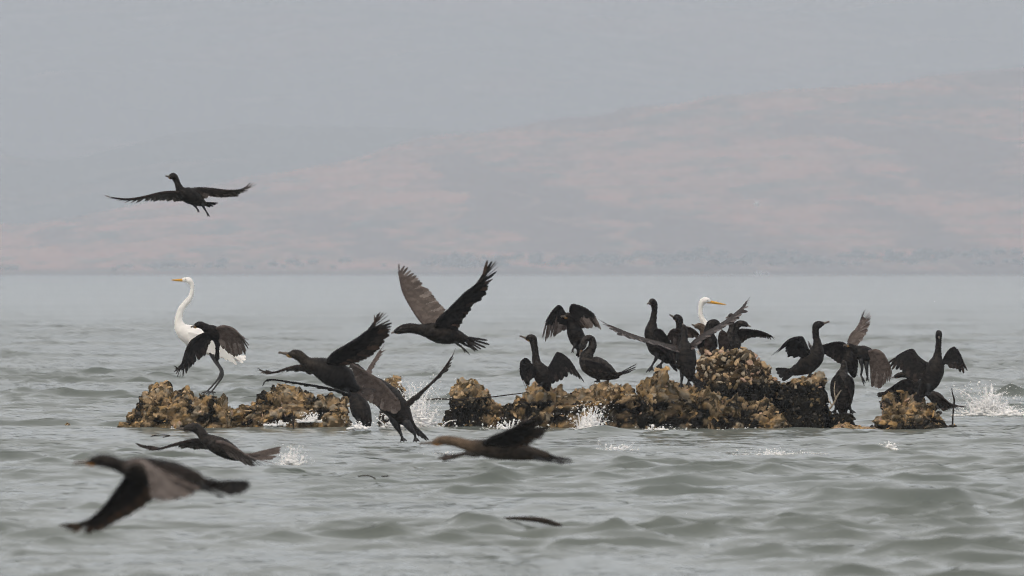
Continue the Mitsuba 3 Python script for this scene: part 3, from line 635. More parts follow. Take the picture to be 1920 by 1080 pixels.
wing(k, P, [(815, 615, -14), (820, 600, -22), (837, 584, -30), (852, 569, -36), (868, 553, -42), (891, 535, -48), (905, 521, -50)],
     [(914.5, 487, -54), (930, 489, -50), (934, 491, -47), (934.5, 501, -44), (931, 513, -40), (924, 523, -36), (918, 531, -32), (915, 541, -28), (912, 550, -26), (903, 561, -24), (888, 567, -22), (884, 580, -20), (873, 593, -17), (866, 605, -15), (859, 618, -12)],
     'feather_black', ['feather_rust', 'feather_black', 'feather_dark', 'feather_black'], arm=5, step=7, seed=12, cov=.6)
tail(k, P, (869, 633, 2), [(914, 638, 14), (918, 646, 10), (911, 652, 4), (903, 655, -2), (895, 657, -8)], w=6.5, seed=6)
leg(k, P, [(850, 636, -8, 5), (857, 644, -8, 2.6), (864, 649, -8, 2)], [(880, 664, -10), (875, 660, -6), (872, 661, -14)])
leg(k, P, [(862, 638, 4, 4.5), (872, 646, 6, 2.4), (880, 650, 6, 1.8)], [(896, 657, 8), (891, 659, 2)])

# 7 wing-drying, left end of the main reef
k, P = cormorant('perched cormorant drying half open wings on the tan rock, bill raised to the left', 83.1,
    [(988.5, 634.5, -2, 4), (993, 633.5, -2, 6.6), (998.5, 635.5, 0, 7.8), (1001, 645, 0, 6.6), (1003.5, 660, 0, 6.4), (1005.5, 677, 0, 7.8), (1010, 690, 0, 13), (1016, 701, 2, 17), (1021, 713, 6, 15), (1025, 723, 10, 9), (1027, 730, 12, 5)],
    ((988.5, 634.5, -2), (974.5, 629.8, -5), 3.2), eye=(994, 632, -8), seed=7)
wing(k, P, [(1005, 700, -8), (998, 686, -16), (986, 672, -24), (977, 678, -30), (975, 690, -32), (978, 706, -32)],
     [(987, 732, -28), (989.5, 728, -24), (993, 720, -20), (995.5, 712, -16), (1000, 710, -12), (1005, 712, -8)], 'feather_black', ['feather_black', 'feather_dark'], arm=4, seed=13, step=5)
wing(k, P, [(1014, 699, -6), (1026, 690, -2), (1037, 674, 4), (1046, 661, 8), (1058, 667, 10), (1070, 680, 12)],
     [(1094.5, 717, 14), (1088, 712, 12), (1081, 708, 10), (1072, 702, 8), (1065.5, 699, 6), (1060, 706, 4), (1053, 713, 2), (1045, 716, 0), (1038, 719, -2), (1028, 716, -4), (1021, 714, -6)], 'feather_black', ['feather_black', 'feather_dark'], arm=4, seed=14, cov=.6)
leg(k, P, [(1018, 716, -6, 4), (1015, 721, -8, 2)], [(1006, 724, -14), (1010, 725, -18), (1016, 725, -16)])

# 8 landing, wings arched
k, P = cormorant('small cormorant hovering above the preening one, wings arched up with pale grey feather undersides', 84.2,
    [(1060, 593.5, -14, 4.2), (1064, 592.5, -12, 6.6), (1068, 596, -9, 7), (1070, 603, -6, 7.4), (1074, 612, -2, 12), (1078, 623, 2, 15), (1083, 636, 6, 15.5), (1086, 647, 10, 11), (1087, 655, 13, 6.5)],
    ((1059.5, 593.5, -16), (1052, 593, -24), 3.2), eye=(1063, 591, -18), seed=8)
wing(k, P, [(1069, 609, -2), (1063, 596, -8), (1057, 582, -14), (1048, 573, -20), (1039, 579, -26), (1031, 590, -30), (1025, 602, -32)],
     [(1017.5, 633, -30), (1022, 641, -28), (1028.5, 635, -24), (1038, 631, -20), (1044, 627, -16), (1049, 624, -12), (1056, 619, -8), (1062, 619, -4)], 'feather_black', ['feather_grey', 'feather_brown', 'feather_grey'], arm=4.2, seed=15, cov=.48, knee=.5)
wing(k, P, [(1078, 606, 2), (1073, 594, 0), (1068, 579, -4), (1073, 571, -8), (1086, 573, -12), (1101, 580, -16), (1112, 589, -18)],
     [(1128, 618, -16), (1123, 616, -14), (1118, 613.5, -12), (1110, 615, -9), (1103, 616.5, -6), (1096, 614.5, -3), (1089, 612, 0), (1084, 612, 2)], 'feather_black', ['feather_grey', 'feather_brown', 'feather_dark'], arm=4.2, seed=16, cov=.5, knee=.5)
leg(k, P, [(1080, 645, -2, 4.5), (1076, 652, -5, 2.2), (1074, 655, -6, 1.6)], [(1072, 661, -8), (1075, 661, -10)])
leg(k, P, [(1087, 648, -2, 4.5), (1090, 655, -5, 2.2), (1091, 658, -6, 1.6)], [(1090, 664, -8), (1093.5, 663, -10)])
tail(k, P, (1086, 654, 13), [(1081, 668, 20), (1084, 671, 20), (1087.5, 668, 20)], w=4.2, seed=8)

# 9 preening
k, P = cormorant('dark cormorant preening its breast with neck looped over, tail pointing right', 83.7,
    [(1090.5, 654, -8, 4.2), (1093, 649, -7, 6), (1095, 641, -5, 6.4), (1099, 635, -3, 6.2), (1105.5, 634, -1, 6.2), (1110.5, 639, 0, 6.6), (1111, 648, 1, 7.6), (1105, 660, 2, 9.5), (1100, 671, 2, 14), (1106, 682, 2, 19), (1121, 690.5, 2, 20.5), (1138, 698, 2, 16), (1151, 703.5, 2, 9), (1158, 705, 2, 5)],
    ((1090, 656, -8), (1087, 665, -9), 3), eye=(1091, 650, -12), m='plumage_glossy', seed=9)
wing(k, P, [(1096, 675, -16), (1106, 676, -18), (1120, 680, -18), (1134, 688, -16), (1146, 697, -12)],
     [(1166, 702, -6), (1160, 703, -7), (1152, 703.5, -10), (1143, 702, -13), (1132, 700, -16), (1120, 698, -18), (1108, 694, -19), (1100, 688, -18)], 'feather_black', ['feather_dark', 'feather_black'], arm=3, seed=17, dz=-7, cov=.65, w=1.2)
tail(k, P, (1155, 704, 2), [(1193.5, 682.5, 6), (1193, 687.5, 2), (1191.5, 692, -2), (1183, 697, -6)], w=4.5, seed=9)
leg(k, P, [(1119, 704, -6, 7), (1122, 711, -8, 4), (1122.5, 714, -8, 2.4)], [(1114, 716, -14), (1119, 717, -17), (1125, 716.5, -14)])

# 10 tall upright
k, P = cormorant('tall upright cormorant with folded wings and long neck, first standing bird right of the preener', 83.6,
    [(1219.5, 568, -7, 4.4), (1223, 566, -5, 6.6), (1226.5, 571, -2, 6.4), (1227.2, 581, 0, 5.4), (1225.5, 594, 0, 6.2), (1223, 608, 0, 8.6), (1222, 619, 0, 13), (1227, 631, 2, 19.5), (1236, 648, 4, 21.5), (1245, 662, 8, 16), (1252, 674, 12, 9)],
    ((1219, 568.5, -8), (1213.5, 569, -18), 2.8), pouch='bill_horn', eye=(1221.5, 565, -11), seed=10)
wing(k, P, [(1226, 618, -20), (1236, 617, -22), (1246, 625, -22), (1254, 640, -18), (1260, 655, -12)],
     [(1266, 682, -2), (1262, 678, -4), (1257, 672, -8), (1250, 667, -12), (1242, 660, -16), (1235, 650, -20), (1230, 640, -22), (1226, 630, -22)], 'feather_black', ['feather_dark', 'feather_black'], arm=3, seed=18, dz=-5, cov=.65, w=1.2)
tail(k, P, (1251, 672, 12), [(1266, 694, 10), (1270, 697, 8), (1274, 693, 12), (1277, 689, 15)], w=6, seed=10)
leg(k, P, [(1233, 662, -6, 7), (1230, 672, -8, 3.4), (1225, 681, -8, 2), (1222, 686, -8, 1.8)], [(1211.5, 698, -14), (1217, 697, -20), (1225, 695, -16)])
leg(k, P, [(1243, 668, -2, 6), (1243, 677, -4, 2.8), (1239, 682, -4, 2)], [(1228, 691, -10), (1234, 694, -16), (1241, 692, -12)])

# 11 behind, wings drooped
k, P = cormorant('cormorant half hidden behind the front spread winged bird, bill raised left, wings drooping', 84.1,
    [(1265, 596, -2, 4.2), (1268, 595.5, -2, 6.6), (1273, 599, 0, 7.4), (1274.5, 607, 0, 6.4), (1273.5, 618, 0, 6.8), (1272, 630, 0, 9), (1273, 645, 2, 14), (1277, 662, 4, 16), (1282, 678, 6, 11), (1285, 690, 8, 6)],
    ((1265.5, 596, -2), (1255.5, 589.8, -6), 3), eye=(1269.5, 594.5, -8), seed=11)
wing(k, P, [(1275, 624, -6), (1272, 617, -12), (1262, 617, -18), (1254, 624, -22), (1251, 632, -24)],
     [(1251, 645, -22), (1255, 648, -20), (1259, 646, -16), (1264, 648, -12), (1268, 650, -8), (1272, 648, -4)], 'feather_dark', ['feather_dark', 'feather_brown'], arm=3.5, step=5, seed=19)
wing(k, P, [(1277, 624, -4), (1281, 615, -4), (1290, 613, -6), (1300, 618, -8), (1309, 626, -10)],
     [(1319, 636, -8), (1313, 635, -6), (1306, 633, -4), (1299, 633, -2), (1291, 633, 0), (1284, 634, 2)], 'feather_dark', ['feather_dark', 'feather_brown'], arm=3.5, step=5, seed=20)

# 12 front bird, long wings
k, P = cormorant('front black cormorant seen from behind with very long thin wings spread in a wide V', 82.75,
    [(1282.5, 612, 16, 4), (1283, 616, 13, 6), (1283.5, 624, 8, 5.8), (1283.5, 636, 4, 6.2), (1284, 647, 0, 11), (1285.5, 660, -2, 18.5), (1287, 677, -4, 19), (1290, 693, -6, 14), (1294, 705, -8, 9), (1296, 711, -8, 5)],
    ((1282, 611, 18), (1281, 607, 28), 3), seed=12)
wing(k, P, [(1276, 652, 2), (1256, 648.5, 8), (1230, 641.5, 14), (1204, 634.5, 20), (1186, 628, 22), (1162, 618.5, 20), (1142, 610, 14)],
     [(1121, 598, -2), (1130, 607, -10), (1142, 616.5, -16), (1158, 626, -20), (1175, 632, -24), (1192, 637, -28), (1210, 640.5, -30), (1230, 647, -30), (1252, 653, -26), (1270, 660, -20)], 'feather_dark', ['feather_dark', 'feather_brown'], arm=3.6, step=9, seed=21, cov=.6)
wing(k, P, [(1292, 651, 2), (1313, 631.5, 10), (1347, 611.5, 18), (1374, 592, 22), (1392, 576, 22), (1400, 566, 20)],
     [(1406.5, 556.5, 4), (1405.5, 568, -6), (1399, 584, -14), (1390, 592.5, -18), (1378, 601.5, -24), (1362, 611, -28), (1346, 620.5, -30), (1330, 631, -30), (1312, 643, -28), (1300, 654, -24)], 'feather_dark', ['feather_dark', 'feather_brown'], arm=3.6, step=9, seed=22, cov=.6)
tail(k, P, (1295, 706, -10), [(1308, 726, -22), (1314, 728, -20), (1320, 727, -16), (1322, 722, -12)], w=7.5, seed=12)
leg(k, P, [(1280, 692, -4, 7), (1278.5, 706, -6, 3.4), (1277.5, 718, -6, 2)], [(1272, 726, -14), (1277, 728, -18), (1282, 726, -14)])
leg(k, P, [(1292, 696, 2, 7), (1292, 708, 0, 3.4), (1291, 716, 0, 2)], [(1286, 723, -8), (1291, 725, -12), (1296, 723, -8)])

# 13 hunched, on the block
k, P = cormorant('hunched cormorant with arched neck and reddish brown belly below the right egret', 83.85,
    [(1350, 612, -4, 4), (1346, 608.5, -4, 5.6), (1340, 605.5, -3, 7), (1333.5, 608, -2, 8), (1330, 617, 0, 8.6), (1329, 628, 0, 11), (1332, 641, 0, 14), (1335, 650, 2, 11), (1336, 656, 2, 6)],
    ((1350, 613, -4), (1354, 620, -6), 2.8), eye=(1346, 606.5, -9), tint=(((.004, .0036, .0034), (.016, .013, .011)), ((.055, .038, .034), (.12, .086, .078))), neck=(34, 14), seed=13)
wing(k, P, [(1324, 632, -8), (1316, 630, -12), (1308, 636, -16), (1303, 644, -18)],
     [(1299, 655, -16), (1304, 655, -14), (1310, 654, -10), (1316, 652, -6), (1322, 650, -4)], 'feather_black', step=5, arm=3.2, seed=23)
leg(k, P, [(1334, 652, -6, 4), (1334, 657, -7, 2.2)], [(1328, 660, -12), (1333, 661, -14), (1338, 660, -12)])
# 14 brownish head with bill to the left
k, P = cormorant('tawny headed cormorant peering left from behind the hunched one, only head and shoulders clear', 84.3,
    [(1305, 612, -2, 4), (1309, 611.5, -2, 6.2), (1315.5, 614, 0, 7.2), (1320, 622, 0, 7.6), (1321, 633, 0, 10), (1320, 646, 2, 12), (1322, 660, 4, 9)],
    ((1305.5, 611.5, -2), (1297.5, 608.5, -4), 2.8), m='plumage_tawny', pouch='pouch_orange', eye=(1309, 610, -8), seed=14)
# 15 upright one behind the wing
k, P = cormorant('grey backed cormorant with thin upright neck, its head behind the raised wing', 83.75,
    [(1367, 594, -8, 3.6), (1370.5, 592.5, -6, 5.2), (1372, 599, -4, 5), (1371.5, 612, 0, 5), (1370, 625, 0, 7.5), (1366, 637, 2, 14), (1362, 648, 4, 15.5), (1358, 658, 8, 10), (1356, 664, 10, 6)],
    ((1366.5, 594.5, -9), (1361, 596, -16), 2.6), m='plumage_glossy', seed=15)
wing(k, P, [(1362, 626, -14), (1354, 620, -18), (1348, 626, -20), (1347, 636, -18)],
     [(1350, 662, -12), (1353, 661, -12), (1357, 658, -12), (1360, 652, -14), (1363, 645, -14)], 'feather_dark', step=4.5, arm=3, seed=24, dz=-3, cov=.7, w=1.3)
leg(k, P, [(1364, 656, -8, 4), (1366, 661, -9, 2.2)], [(1360, 664, -14), (1366, 665, -16), (1372, 664, -14)])
# 16 bird with the wing stretched right
k, P = cormorant('cormorant on the shell block looking right, one dark wing stretched out to the right', 83.8,
    [(1400, 609.5, -2, 3.8), (1396, 607.5, -2, 5.4), (1389, 606.5, -1, 6.2), (1382, 610.5, 0, 6.6), (1378.5, 620, 0, 6.8), (1378, 632, 0, 8.8), (1378, 643, 0, 12), (1376, 653, 2, 9), (1375, 660, 4, 5)],
    ((1400, 609.5, -2), (1406.5, 612, -4), 2.8), eye=(1396, 606, -7), m='plumage_glossy', seed=16)
wing(k, P, [(1381, 624, -4), (1389, 617, -6), (1402, 617.5, -8), (1421, 620, -10), (1439, 626.5, -12), (1447, 631, -12)],
     [(1456, 634.5, -8), (1452, 637.5, -6), (1446, 638, -4), (1437, 635, 0), (1426, 632.5, 2), (1415, 632.5, 4), (1406, 633, 4), (1398, 638, 4), (1391, 642.5, 2), (1385, 643, 0)], 'feather_black', ['feather_dark', 'feather_black'], step=5.5, arm=3.4, seed=25)
leg(k, P, [(1377, 652, -6, 4), (1377, 657, -7, 2)], [(1372, 660, -12), (1377, 661, -14), (1382, 660, -12)])

# 17 facing right on the dark boulder
k, P = cormorant('cormorant facing right with orange brown face and left wing held open, on the dark boulder', 83.4,
    [(1542, 607, -2, 4.2), (1537.5, 608, -2, 6.6), (1531.5, 610.5, 0, 7.6), (1529, 620, 0, 6.4), (1530, 632, 0, 6.2), (1532.5, 645, 0, 8.5), (1532, 656, 0, 13), (1526, 670, 0, 18.5), (1514, 683, 2, 18), (1499, 692, 4, 12.5), (1485, 697, 6, 8)],
    ((1541.5, 607, -2), (1554.5, 602.8, -4), 3.4), pouch='pouch_orange', eye=(1535.5, 606, -8), seed=17)
wing(k, P, [(1520, 664, -14), (1511, 645, -18), (1502, 631.5, -22), (1486, 634, -26), (1470, 645, -28)],
     [(1445.5, 667.5, -26), (1450, 665, -24), (1457, 660.5, -20), (1465, 655, -18), (1472, 654, -16), (1477, 669, -14), (1487, 668.5, -12), (1497, 668, -10), (1505, 673, -8), (1511, 675, -8)], 'feather_black', arm=4, step=6, seed=26, cov=.65)
wing(k, P, [(1526, 660, 14), (1521, 654, 20), (1518, 648, 26)], [(1517, 640, 40), (1520, 645, 36), (1524, 652, 30), (1528, 660, 24)], 'feather_dark', arm=3, step=4, seed=27)
tail(k, P, (1488, 696, 6), [(1454, 692, 0), (1456, 699, -2), (1460, 706, -4), (1466, 713, -6)], w=8.5, seed=17)
leg(k, P, [(1520, 690, -8, 7), (1519, 698, -9, 3.5), (1519, 702, -9, 2.2)], [(1528, 706, -14), (1522, 707, -18), (1515, 706, -16)])

# 18 black wings behind the right-facing bird
k, P = cormorant('dark cormorant just right of the right facing one, black wing spread behind its neck', 83.9,
    [(1592, 647, -4, 4), (1593, 650, -3, 6), (1593, 658, 0, 6.8), (1592, 667, 0, 10), (1592, 677, 2, 14), (1595, 688, 4, 12), (1599, 698, 6, 7.5), (1601, 704, 8, 5)],
    ((1592, 646, -5), (1590, 641, -14), 2.8), seed=18)
wing(k, P, [(1589, 664, -2), (1584, 644, 0), (1573, 641, 0), (1558, 643, 0), (1542, 647.5, 2), (1530, 649, 2)],
     [(1517, 652, 4), (1522, 656, 4), (1532, 660, 4), (1545, 664, 4), (1555, 670, 4), (1565, 676, 4), (1571, 680, 4), (1577, 682, 2), (1583, 681, 0)], 'feather_black', ['feather_dark', 'feather_black'], arm=3.8, step=7, seed=28, cov=.6)
wing(k, P, [(1596, 662, -2), (1603, 664, -6), (1607, 674, -10), (1607, 686, -12)],
     [(1608, 707, -8), (1604, 706, -6), (1600, 704, -4), (1596, 698, -2), (1594, 690, 0)], 'feather_black', arm=3, step=4.5, seed=29)

# 19 banking, brown wings
k, P = cormorant('banking cormorant with dangling legs, one brown wing straight up and the other drooping right', 83.0,
    [(1589, 647, -10, 3.6), (1593, 649, -8, 5.4), (1599, 652, -4, 6), (1606, 656, 0, 9), (1615, 661, 2, 14.5), (1625, 667, 6, 16), (1634, 674, 10, 11), (1640, 680, 12, 6)],
    ((1588.5, 647, -12), (1581.5, 647.5, -18), 2.8), m='plumage_black', seed=19)
wing(k, P, [(1603, 657, 4), (1590, 645, 8), (1594, 630, 12), (1606, 617, 16), (1613, 605, 20), (1617, 596, 22)],
     [(1617.5, 589, 18), (1621, 581, 18), (1625, 580, 18), (1629, 581, 16), (1632.5, 584, 14), (1635, 592, 12), (1633, 603, 10), (1630, 613, 8), (1625, 625, 6), (1617, 635, 4), (1609, 645, 2), (1604, 652, 0)], 'feather_brown', ['feather_brown', 'feather_grey'], arm=3.6, step=5.5, seed=30, cov=.55)
wing(k, P, [(1626, 659, -8), (1640, 656, -14), (1654, 662, -18), (1662, 674, -22), (1668, 686, -24)],
     [(1671, 703, -18), (1668, 715, -14), (1663, 716, -10), (1656, 722, -8), (1650, 729, -6), (1645, 728, -4), (1640, 727, -2), (1635, 726, 0), (1634, 712, 2), (1636, 695, 2)], 'feather_brown', ['feather_brown', 'feather_grey', 'feather_brown'], arm=3.6, step=5, seed=31, cov=.5)
leg(k, P, [(1614, 676, -6, 5), (1616, 690, -8, 2.6), (1614, 703, -8, 2)], [(1620, 723, -12), (1617, 717, -16), (1622, 718, -10)])
leg(k, P, [(1624, 680, -4, 5), (1625, 694, -6, 3), (1626, 703, -6, 2.4)], [(1628, 715, -10), (1624, 714, -14)])

# 20 seen from behind on the flat rock
k, P = cormorant('upright cormorant seen from behind on the flat black rock beside the forked twig', 83.3,
    [(1583, 680, 10, 5), (1583, 684, 8, 6), (1582, 692, 5, 7), (1579.5, 702, 2, 12), (1579, 714, 0, 20.5), (1579, 730, 0, 22.5), (1579.5, 746, 0, 20), (1580, 760, -2, 15.5), (1580, 770, -3, 9)],
    ((1583, 679, 12), (1582, 676, 22), 2.6), m='plumage_glossy', seed=20)
wing(k, P, [(1571, 703, -12), (1563, 708, -14), (1559, 722, -14), (1560, 738, -14)],
     [(1574, 764, -16), (1571, 761, -17), (1568, 754, -19), (1567, 744, -20), (1570, 732, -22), (1575, 722, -22)], 'feather_black', ['feather_black', 'feather_dark'], arm=3, step=5, seed=32, dz=-9, cov=.7, w=1.3)
wing(k, P, [(1588, 703, -12), (1596, 708, -14), (1600, 722, -14), (1599, 738, -14)],
     [(1584, 764, -16), (1588, 761, -17), (1591, 754, -19), (1592, 744, -20), (1589, 732, -22), (1584, 722, -22)], 'feather_black', ['feather_black', 'feather_dark'], arm=3, step=5, seed=33, dz=-9, cov=.7, w=1.3)
tail(k, P, (1580, 766, -6), [(1574, 781, -14), (1578, 783, -15), (1582, 783, -15), (1586, 781, -14)], w=6, seed=20)
leg(k, P, [(1590, 760, -4, 5), (1595, 769, -6, 2.2)], [(1604, 774, -10), (1599, 776, -16), (1593, 776, -14)])
leg(k, P, [(1570, 760, -4, 5), (1566, 769, -6, 2.2)], [(1558, 774, -12), (1563, 776, -16), (1568, 776, -14)])

# 21 wings spread, far right
k, P = cormorant('cormorant facing the viewer with both wings spread to dry on the right end rock', 83.0,
    [(1760, 629, -10, 4), (1760, 624.5, -6, 5.8), (1760, 629, -2, 6), (1760, 640, 0, 5.4), (1759, 655, 0, 6), (1758, 668, 0, 8.5), (1756, 680, 0, 14), (1751, 697, 2, 19), (1744, 713, 4, 18.5), (1735, 728, 8, 13), (1727, 740, 12, 8)],
    ((1760, 630, -9), (1760, 634, -20), 2.6), pouch='bill_horn', seed=21)
wing(k, P, [(1748, 684, -2), (1733, 677, 2), (1721, 667, 6), (1711, 655.5, 10), (1697, 659, 10), (1682, 670, 10)],
     [(1664, 683.5, 10), (1667, 690, 8), (1672, 694.5, 6), (1680, 693.5, 4), (1688, 693, 2), (1695, 700, 0), (1702, 707, -2), (1709, 712, -4), (1715, 716.5, -4), (1722, 711, -4), (1728, 706, -4), (1735, 704, -4)], 'feather_black', ['feather_dark', 'feather_black'], arm=4, step=7, seed=34, cov=.6)
wing(k, P, [(1764, 686, -2), (1769, 672, 0), (1779, 657, 4), (1789.5, 651, 6), (1797, 660, 6), (1803, 673, 6)],
     [(1815, 695, 4), (1810, 694, 3), (1807, 701, 2), (1801, 696.5, 1), (1795, 694, 0), (1789.5, 692, 0), (1783, 690, -2), (1777, 684, -2), (1771, 688, -2)], 'feather_black', ['feather_dark', 'feather_black'], arm=4, step=6, seed=35, cov=.6)
tail(k, P, (1729, 737, 12), [(1713, 746, 6), (1715, 751, 4), (1719, 754, 2), (1724, 755, 0)], w=7, seed=21)
leg(k, P, [(1741, 722, -8, 7), (1741, 731, -10, 3.2), (1740, 735, -10, 2)], [(1733, 740, -16), (1739, 741, -20), (1746, 740, -16)])
# 22 crouched behind
k, P = cormorant('crouched cormorant preening its back on the right end rock, tail pointing left', 83.7,
    [(1679, 706, -6, 3.4), (1684, 704, -5, 4.8), (1692, 702.5, -4, 5.6), (1701, 703, -2, 6.2), (1709, 708, 0, 8), (1714, 717, 0, 12), (1708, 724, 2, 16.5), (1694, 727, 2, 15), (1680, 731, 2, 10), (1670, 735, 2, 6)],
    ((1679.5, 706, -6), (1672.5, 707.5, -8), 2.6), m='plumage_glossy', bm='bill_horn', seed=22)
wing(k, P, [(1710, 715, -12), (1700, 712, -14), (1688, 716, -14), (1676, 724, -12)],
     [(1656, 738, -6), (1661, 738, -8), (1668, 737, -10), (1678, 735, -12), (1690, 734, -14), (1702, 732, -14), (1709, 727, -14)], 'feather_black', ['feather_dark', 'feather_black'], arm=3, step=6, seed=36, dz=-6, cov=.65, w=1.25)
tail(k, P, (1668, 736, 2), [(1645, 737.5, 4), (1644, 741, 2), (1646, 744, 0)], w=4.5, seed=22)
# 23 draped behind the right rock
k, P = cormorant('dark grey cormorant crouched behind the right end rock, ragged wing trailing right into the water', 83.8,
    [(1730, 735, -4, 4.5), (1735, 735, -3, 6), (1742, 738, 0, 7.5), (1749, 742, 0, 10), (1757, 748, 2, 12), (1765, 756, 4, 10), (1771, 764, 6, 7)],
    None, m='plumage_glossy', seed=23)
wing(k, P, [(1750, 737, -6), (1760, 740, -10), (1770, 748, -14), (1780, 756, -16), (1790, 760, -16)],
     [(1813, 764, -12), (1808, 766, -10), (1800, 769, -8), (1792, 769, -6), (1784, 768, -4), (1776, 770, -2), (1768, 770, 0)], 'feather_dark', ['feather_dark', 'feather_brown'], arm=3.2, step=5, seed=37)

# 24 low flyer, lower left
k, P = cormorant('slim cormorant skimming left just above the water below the left end rock', 66,
    [(347, 805, -3, 4.6), (355, 802, -2, 7.6), (364, 801.5, 0, 9.2), (372, 806, 0, 9.4), (379, 814, 0, 9.4), (385, 822, 0, 11), (396, 829, 0, 14.5), (414, 838, 2, 17.5), (433, 848, 4, 15), (448, 855, 6, 10), (458, 858, 8, 6)],
    ((347.5, 804.5, -3), (331.5, 803, -6), 3.8), eye=(357, 799.5, -8), pouch='bill_horn', m='plumage_glossy', seed=24)
wing(k, P, [(390, 824, 4), (366, 824, 16), (345, 828.5, 28), (325, 834, 38), (302, 841, 46), (280, 843.5, 50)],
     [(252, 832.5, 46), (258, 835, 52), (265, 838, 58), (276, 846, 66), (290, 847, 70), (303, 845, 72), (316, 840, 70), (328, 838, 66), (340, 842, 60), (348, 841, 56), (357, 843.5, 50), (368, 843, 44), (384, 842, 34)], 'feather_dark', ['feather_brown', 'feather_dark'], arm=4, step=8, seed=38)
wing(k, P, [(405, 826, -14), (420, 828, -28), (438, 836, -42), (452, 845, -52), (466, 854, -58), (476, 858, -60)],
     [(516, 868.5, -56), (509, 871, -54), (502, 874.5, -50), (494, 873, -46), (485, 873, -42), (474, 874, -36), (463, 872.5, -30), (455, 866, -24), (446, 862, -18), (436, 858, -14)], 'feather_brown', ['feather_brown', 'feather_grey'], arm=4.5, step=6.5, seed=39)
tail(k, P, (456, 857, 8), [(527, 838.5, 20), (526, 843.5, 18), (525, 848, 16), (518, 856, 12), (512, 860, 8)], 'feather_brown', w=7, seed=24)

# 25 big foreground bird
k, P = cormorant('largest nearest cormorant flying left at the bottom left, grey brown near wing, out of focus', 36,
    [(167, 867, -4, 6), (177, 864.5, -3, 9.5), (191, 863.5, 0, 12), (206, 866, 0, 12.5), (220, 871, 0, 12.5), (234, 876, 0, 15.5), (254, 879, 0, 22), (284, 886, 0, 28), (320, 893, 0, 29), (352, 900, 0, 23), (376, 906, 0, 15), (392, 907, 0, 9)],
    ((168, 866.5, -4), (139, 868, -8), 6), pouch='pouch_orange', eye=(180, 861.5, -12), m='plumage_black', seed=25)
wing(k, P, [(240, 884, 10), (228, 903, 26), (212, 924, 44), (192, 950, 62), (174, 970, 74), (156, 987, 82)],
     [(107, 988, 92), (128, 1001, 92), (146, 1002, 92), (163, 1004, 90), (176, 1000, 88), (190, 995, 84), (204, 986, 78), (218, 979, 72), (232, 973, 66), (246, 966, 60), (258, 958, 54), (272, 950, 46), (285, 938, 38), (290, 920, 28)],
     'feather_black', ['feather_rust', 'feather_dark', 'feather_rust'], arm=8, step=10, seed=40, cov=.58)
part(k, 'wing_arm', wm(P, sweep([(240, 878, -8, 9), (246, 870, -40, 8), (254, 866, -66, 7), (264, 866, -76, 5)], 20, 12, .6, 2)), 'feather_brown', smooth=True)
wing(k, P, [(248, 868, -66), (262, 864, -76), (275, 874, -82), (282, 892, -85), (285, 912, -87), (287, 926, -88)],
     [(290, 938, -86), (300, 939.5, -85), (312, 938.5, -84), (325, 938, -82), (340, 934.5, -80), (355, 929, -78), (368, 922, -76), (379, 914, -74), (387, 905, -72), (388, 897, -70), (380, 888, -68)],
     'feather_grey', ['feather_grey'], arm=7, step=10, seed=41, cov=.62, w=1.15, knee=.42)
tail(k, P, (386, 906, 2), [(466, 903, 12), (471, 908, 8), (470, 914, 3), (464, 920, -2), (455, 925, -6), (441, 928, -10)], w=11, seed=25)
leg(k, P, [(378, 912, -10, 7), (392, 919, -12, 4), (402, 923, -12, 3)], [(424, 932, -14), (418, 934, -22), (410, 932, -26)])

# 26 foreground brown bird
k, P = cormorant('pale brown young cormorant flying left with orange bill base, out of focus at centre bottom', 47,
    [(815, 829, -3, 5.5), (824, 826.5, -2, 8), (836, 825.5, 0, 9), (850, 827.5, 0, 9.2), (864, 831, 0, 10), (878, 835, 0, 11), (895, 838, 0, 14), (918, 841, 0, 18.5), (944, 843, 0, 19.5), (974, 847, 0, 17), (1002, 851, 0, 12), (1024, 855, 2, 8)],
    ((816, 829.5, -3), (787, 831.5, -6), 4.6), pouch='pouch_orange', bm='bill_horn', eye=(828, 823.5, -8), tint=(((.07, .048, .032), (.15, .105, .07)), ((.014, .011, .008), (.042, .031, .023))), neck=(50, 45), seed=26)
wing(k, P, [(904, 832, -14), (922, 819, -34), (942, 811, -54), (960, 803, -72), (974, 798, -84)],
     [(972, 787, -92), (981, 783, -92), (991, 782, -90), (1003, 779.5, -86), (1014, 780, -80), (1024, 783, -74), (1031, 789, -68), (1031, 799, -62), (1028, 808, -54), (1020, 816, -46), (1010, 823, -38), (1000, 830, -30), (986, 834, -24), (965, 838, -18)],
     'feather_black', ['feather_rust', 'feather_dark', 'feather_dark'], arm=7, step=8, seed=42, cov=.6)
wing(k, P, [(905, 848, 14), (885, 847, 30), (868, 851, 46), (850, 855, 58), (838, 855, 66)],
     [(812, 847, 66), (815, 853, 72), (820, 860, 76), (828, 865, 80), (838, 865, 80), (848, 862, 76), (860, 858, 68), (875, 856, 58), (892, 858, 46)], 'feather_brown', ['feather_brown', 'feather_rust'], arm=4, step=7, seed=43)
tail(k, P, (1018, 854, 2), [(1072, 861, 8), (1075, 866, 4), (1072, 870, -2), (1062, 868, -8)], w=8, seed=26)
leg(k, P, [(1004, 858, -8, 5), (1020, 862, -9, 3), (1034, 865, -9, 2)], [(1058, 869, -10), (1054, 871, -16)])

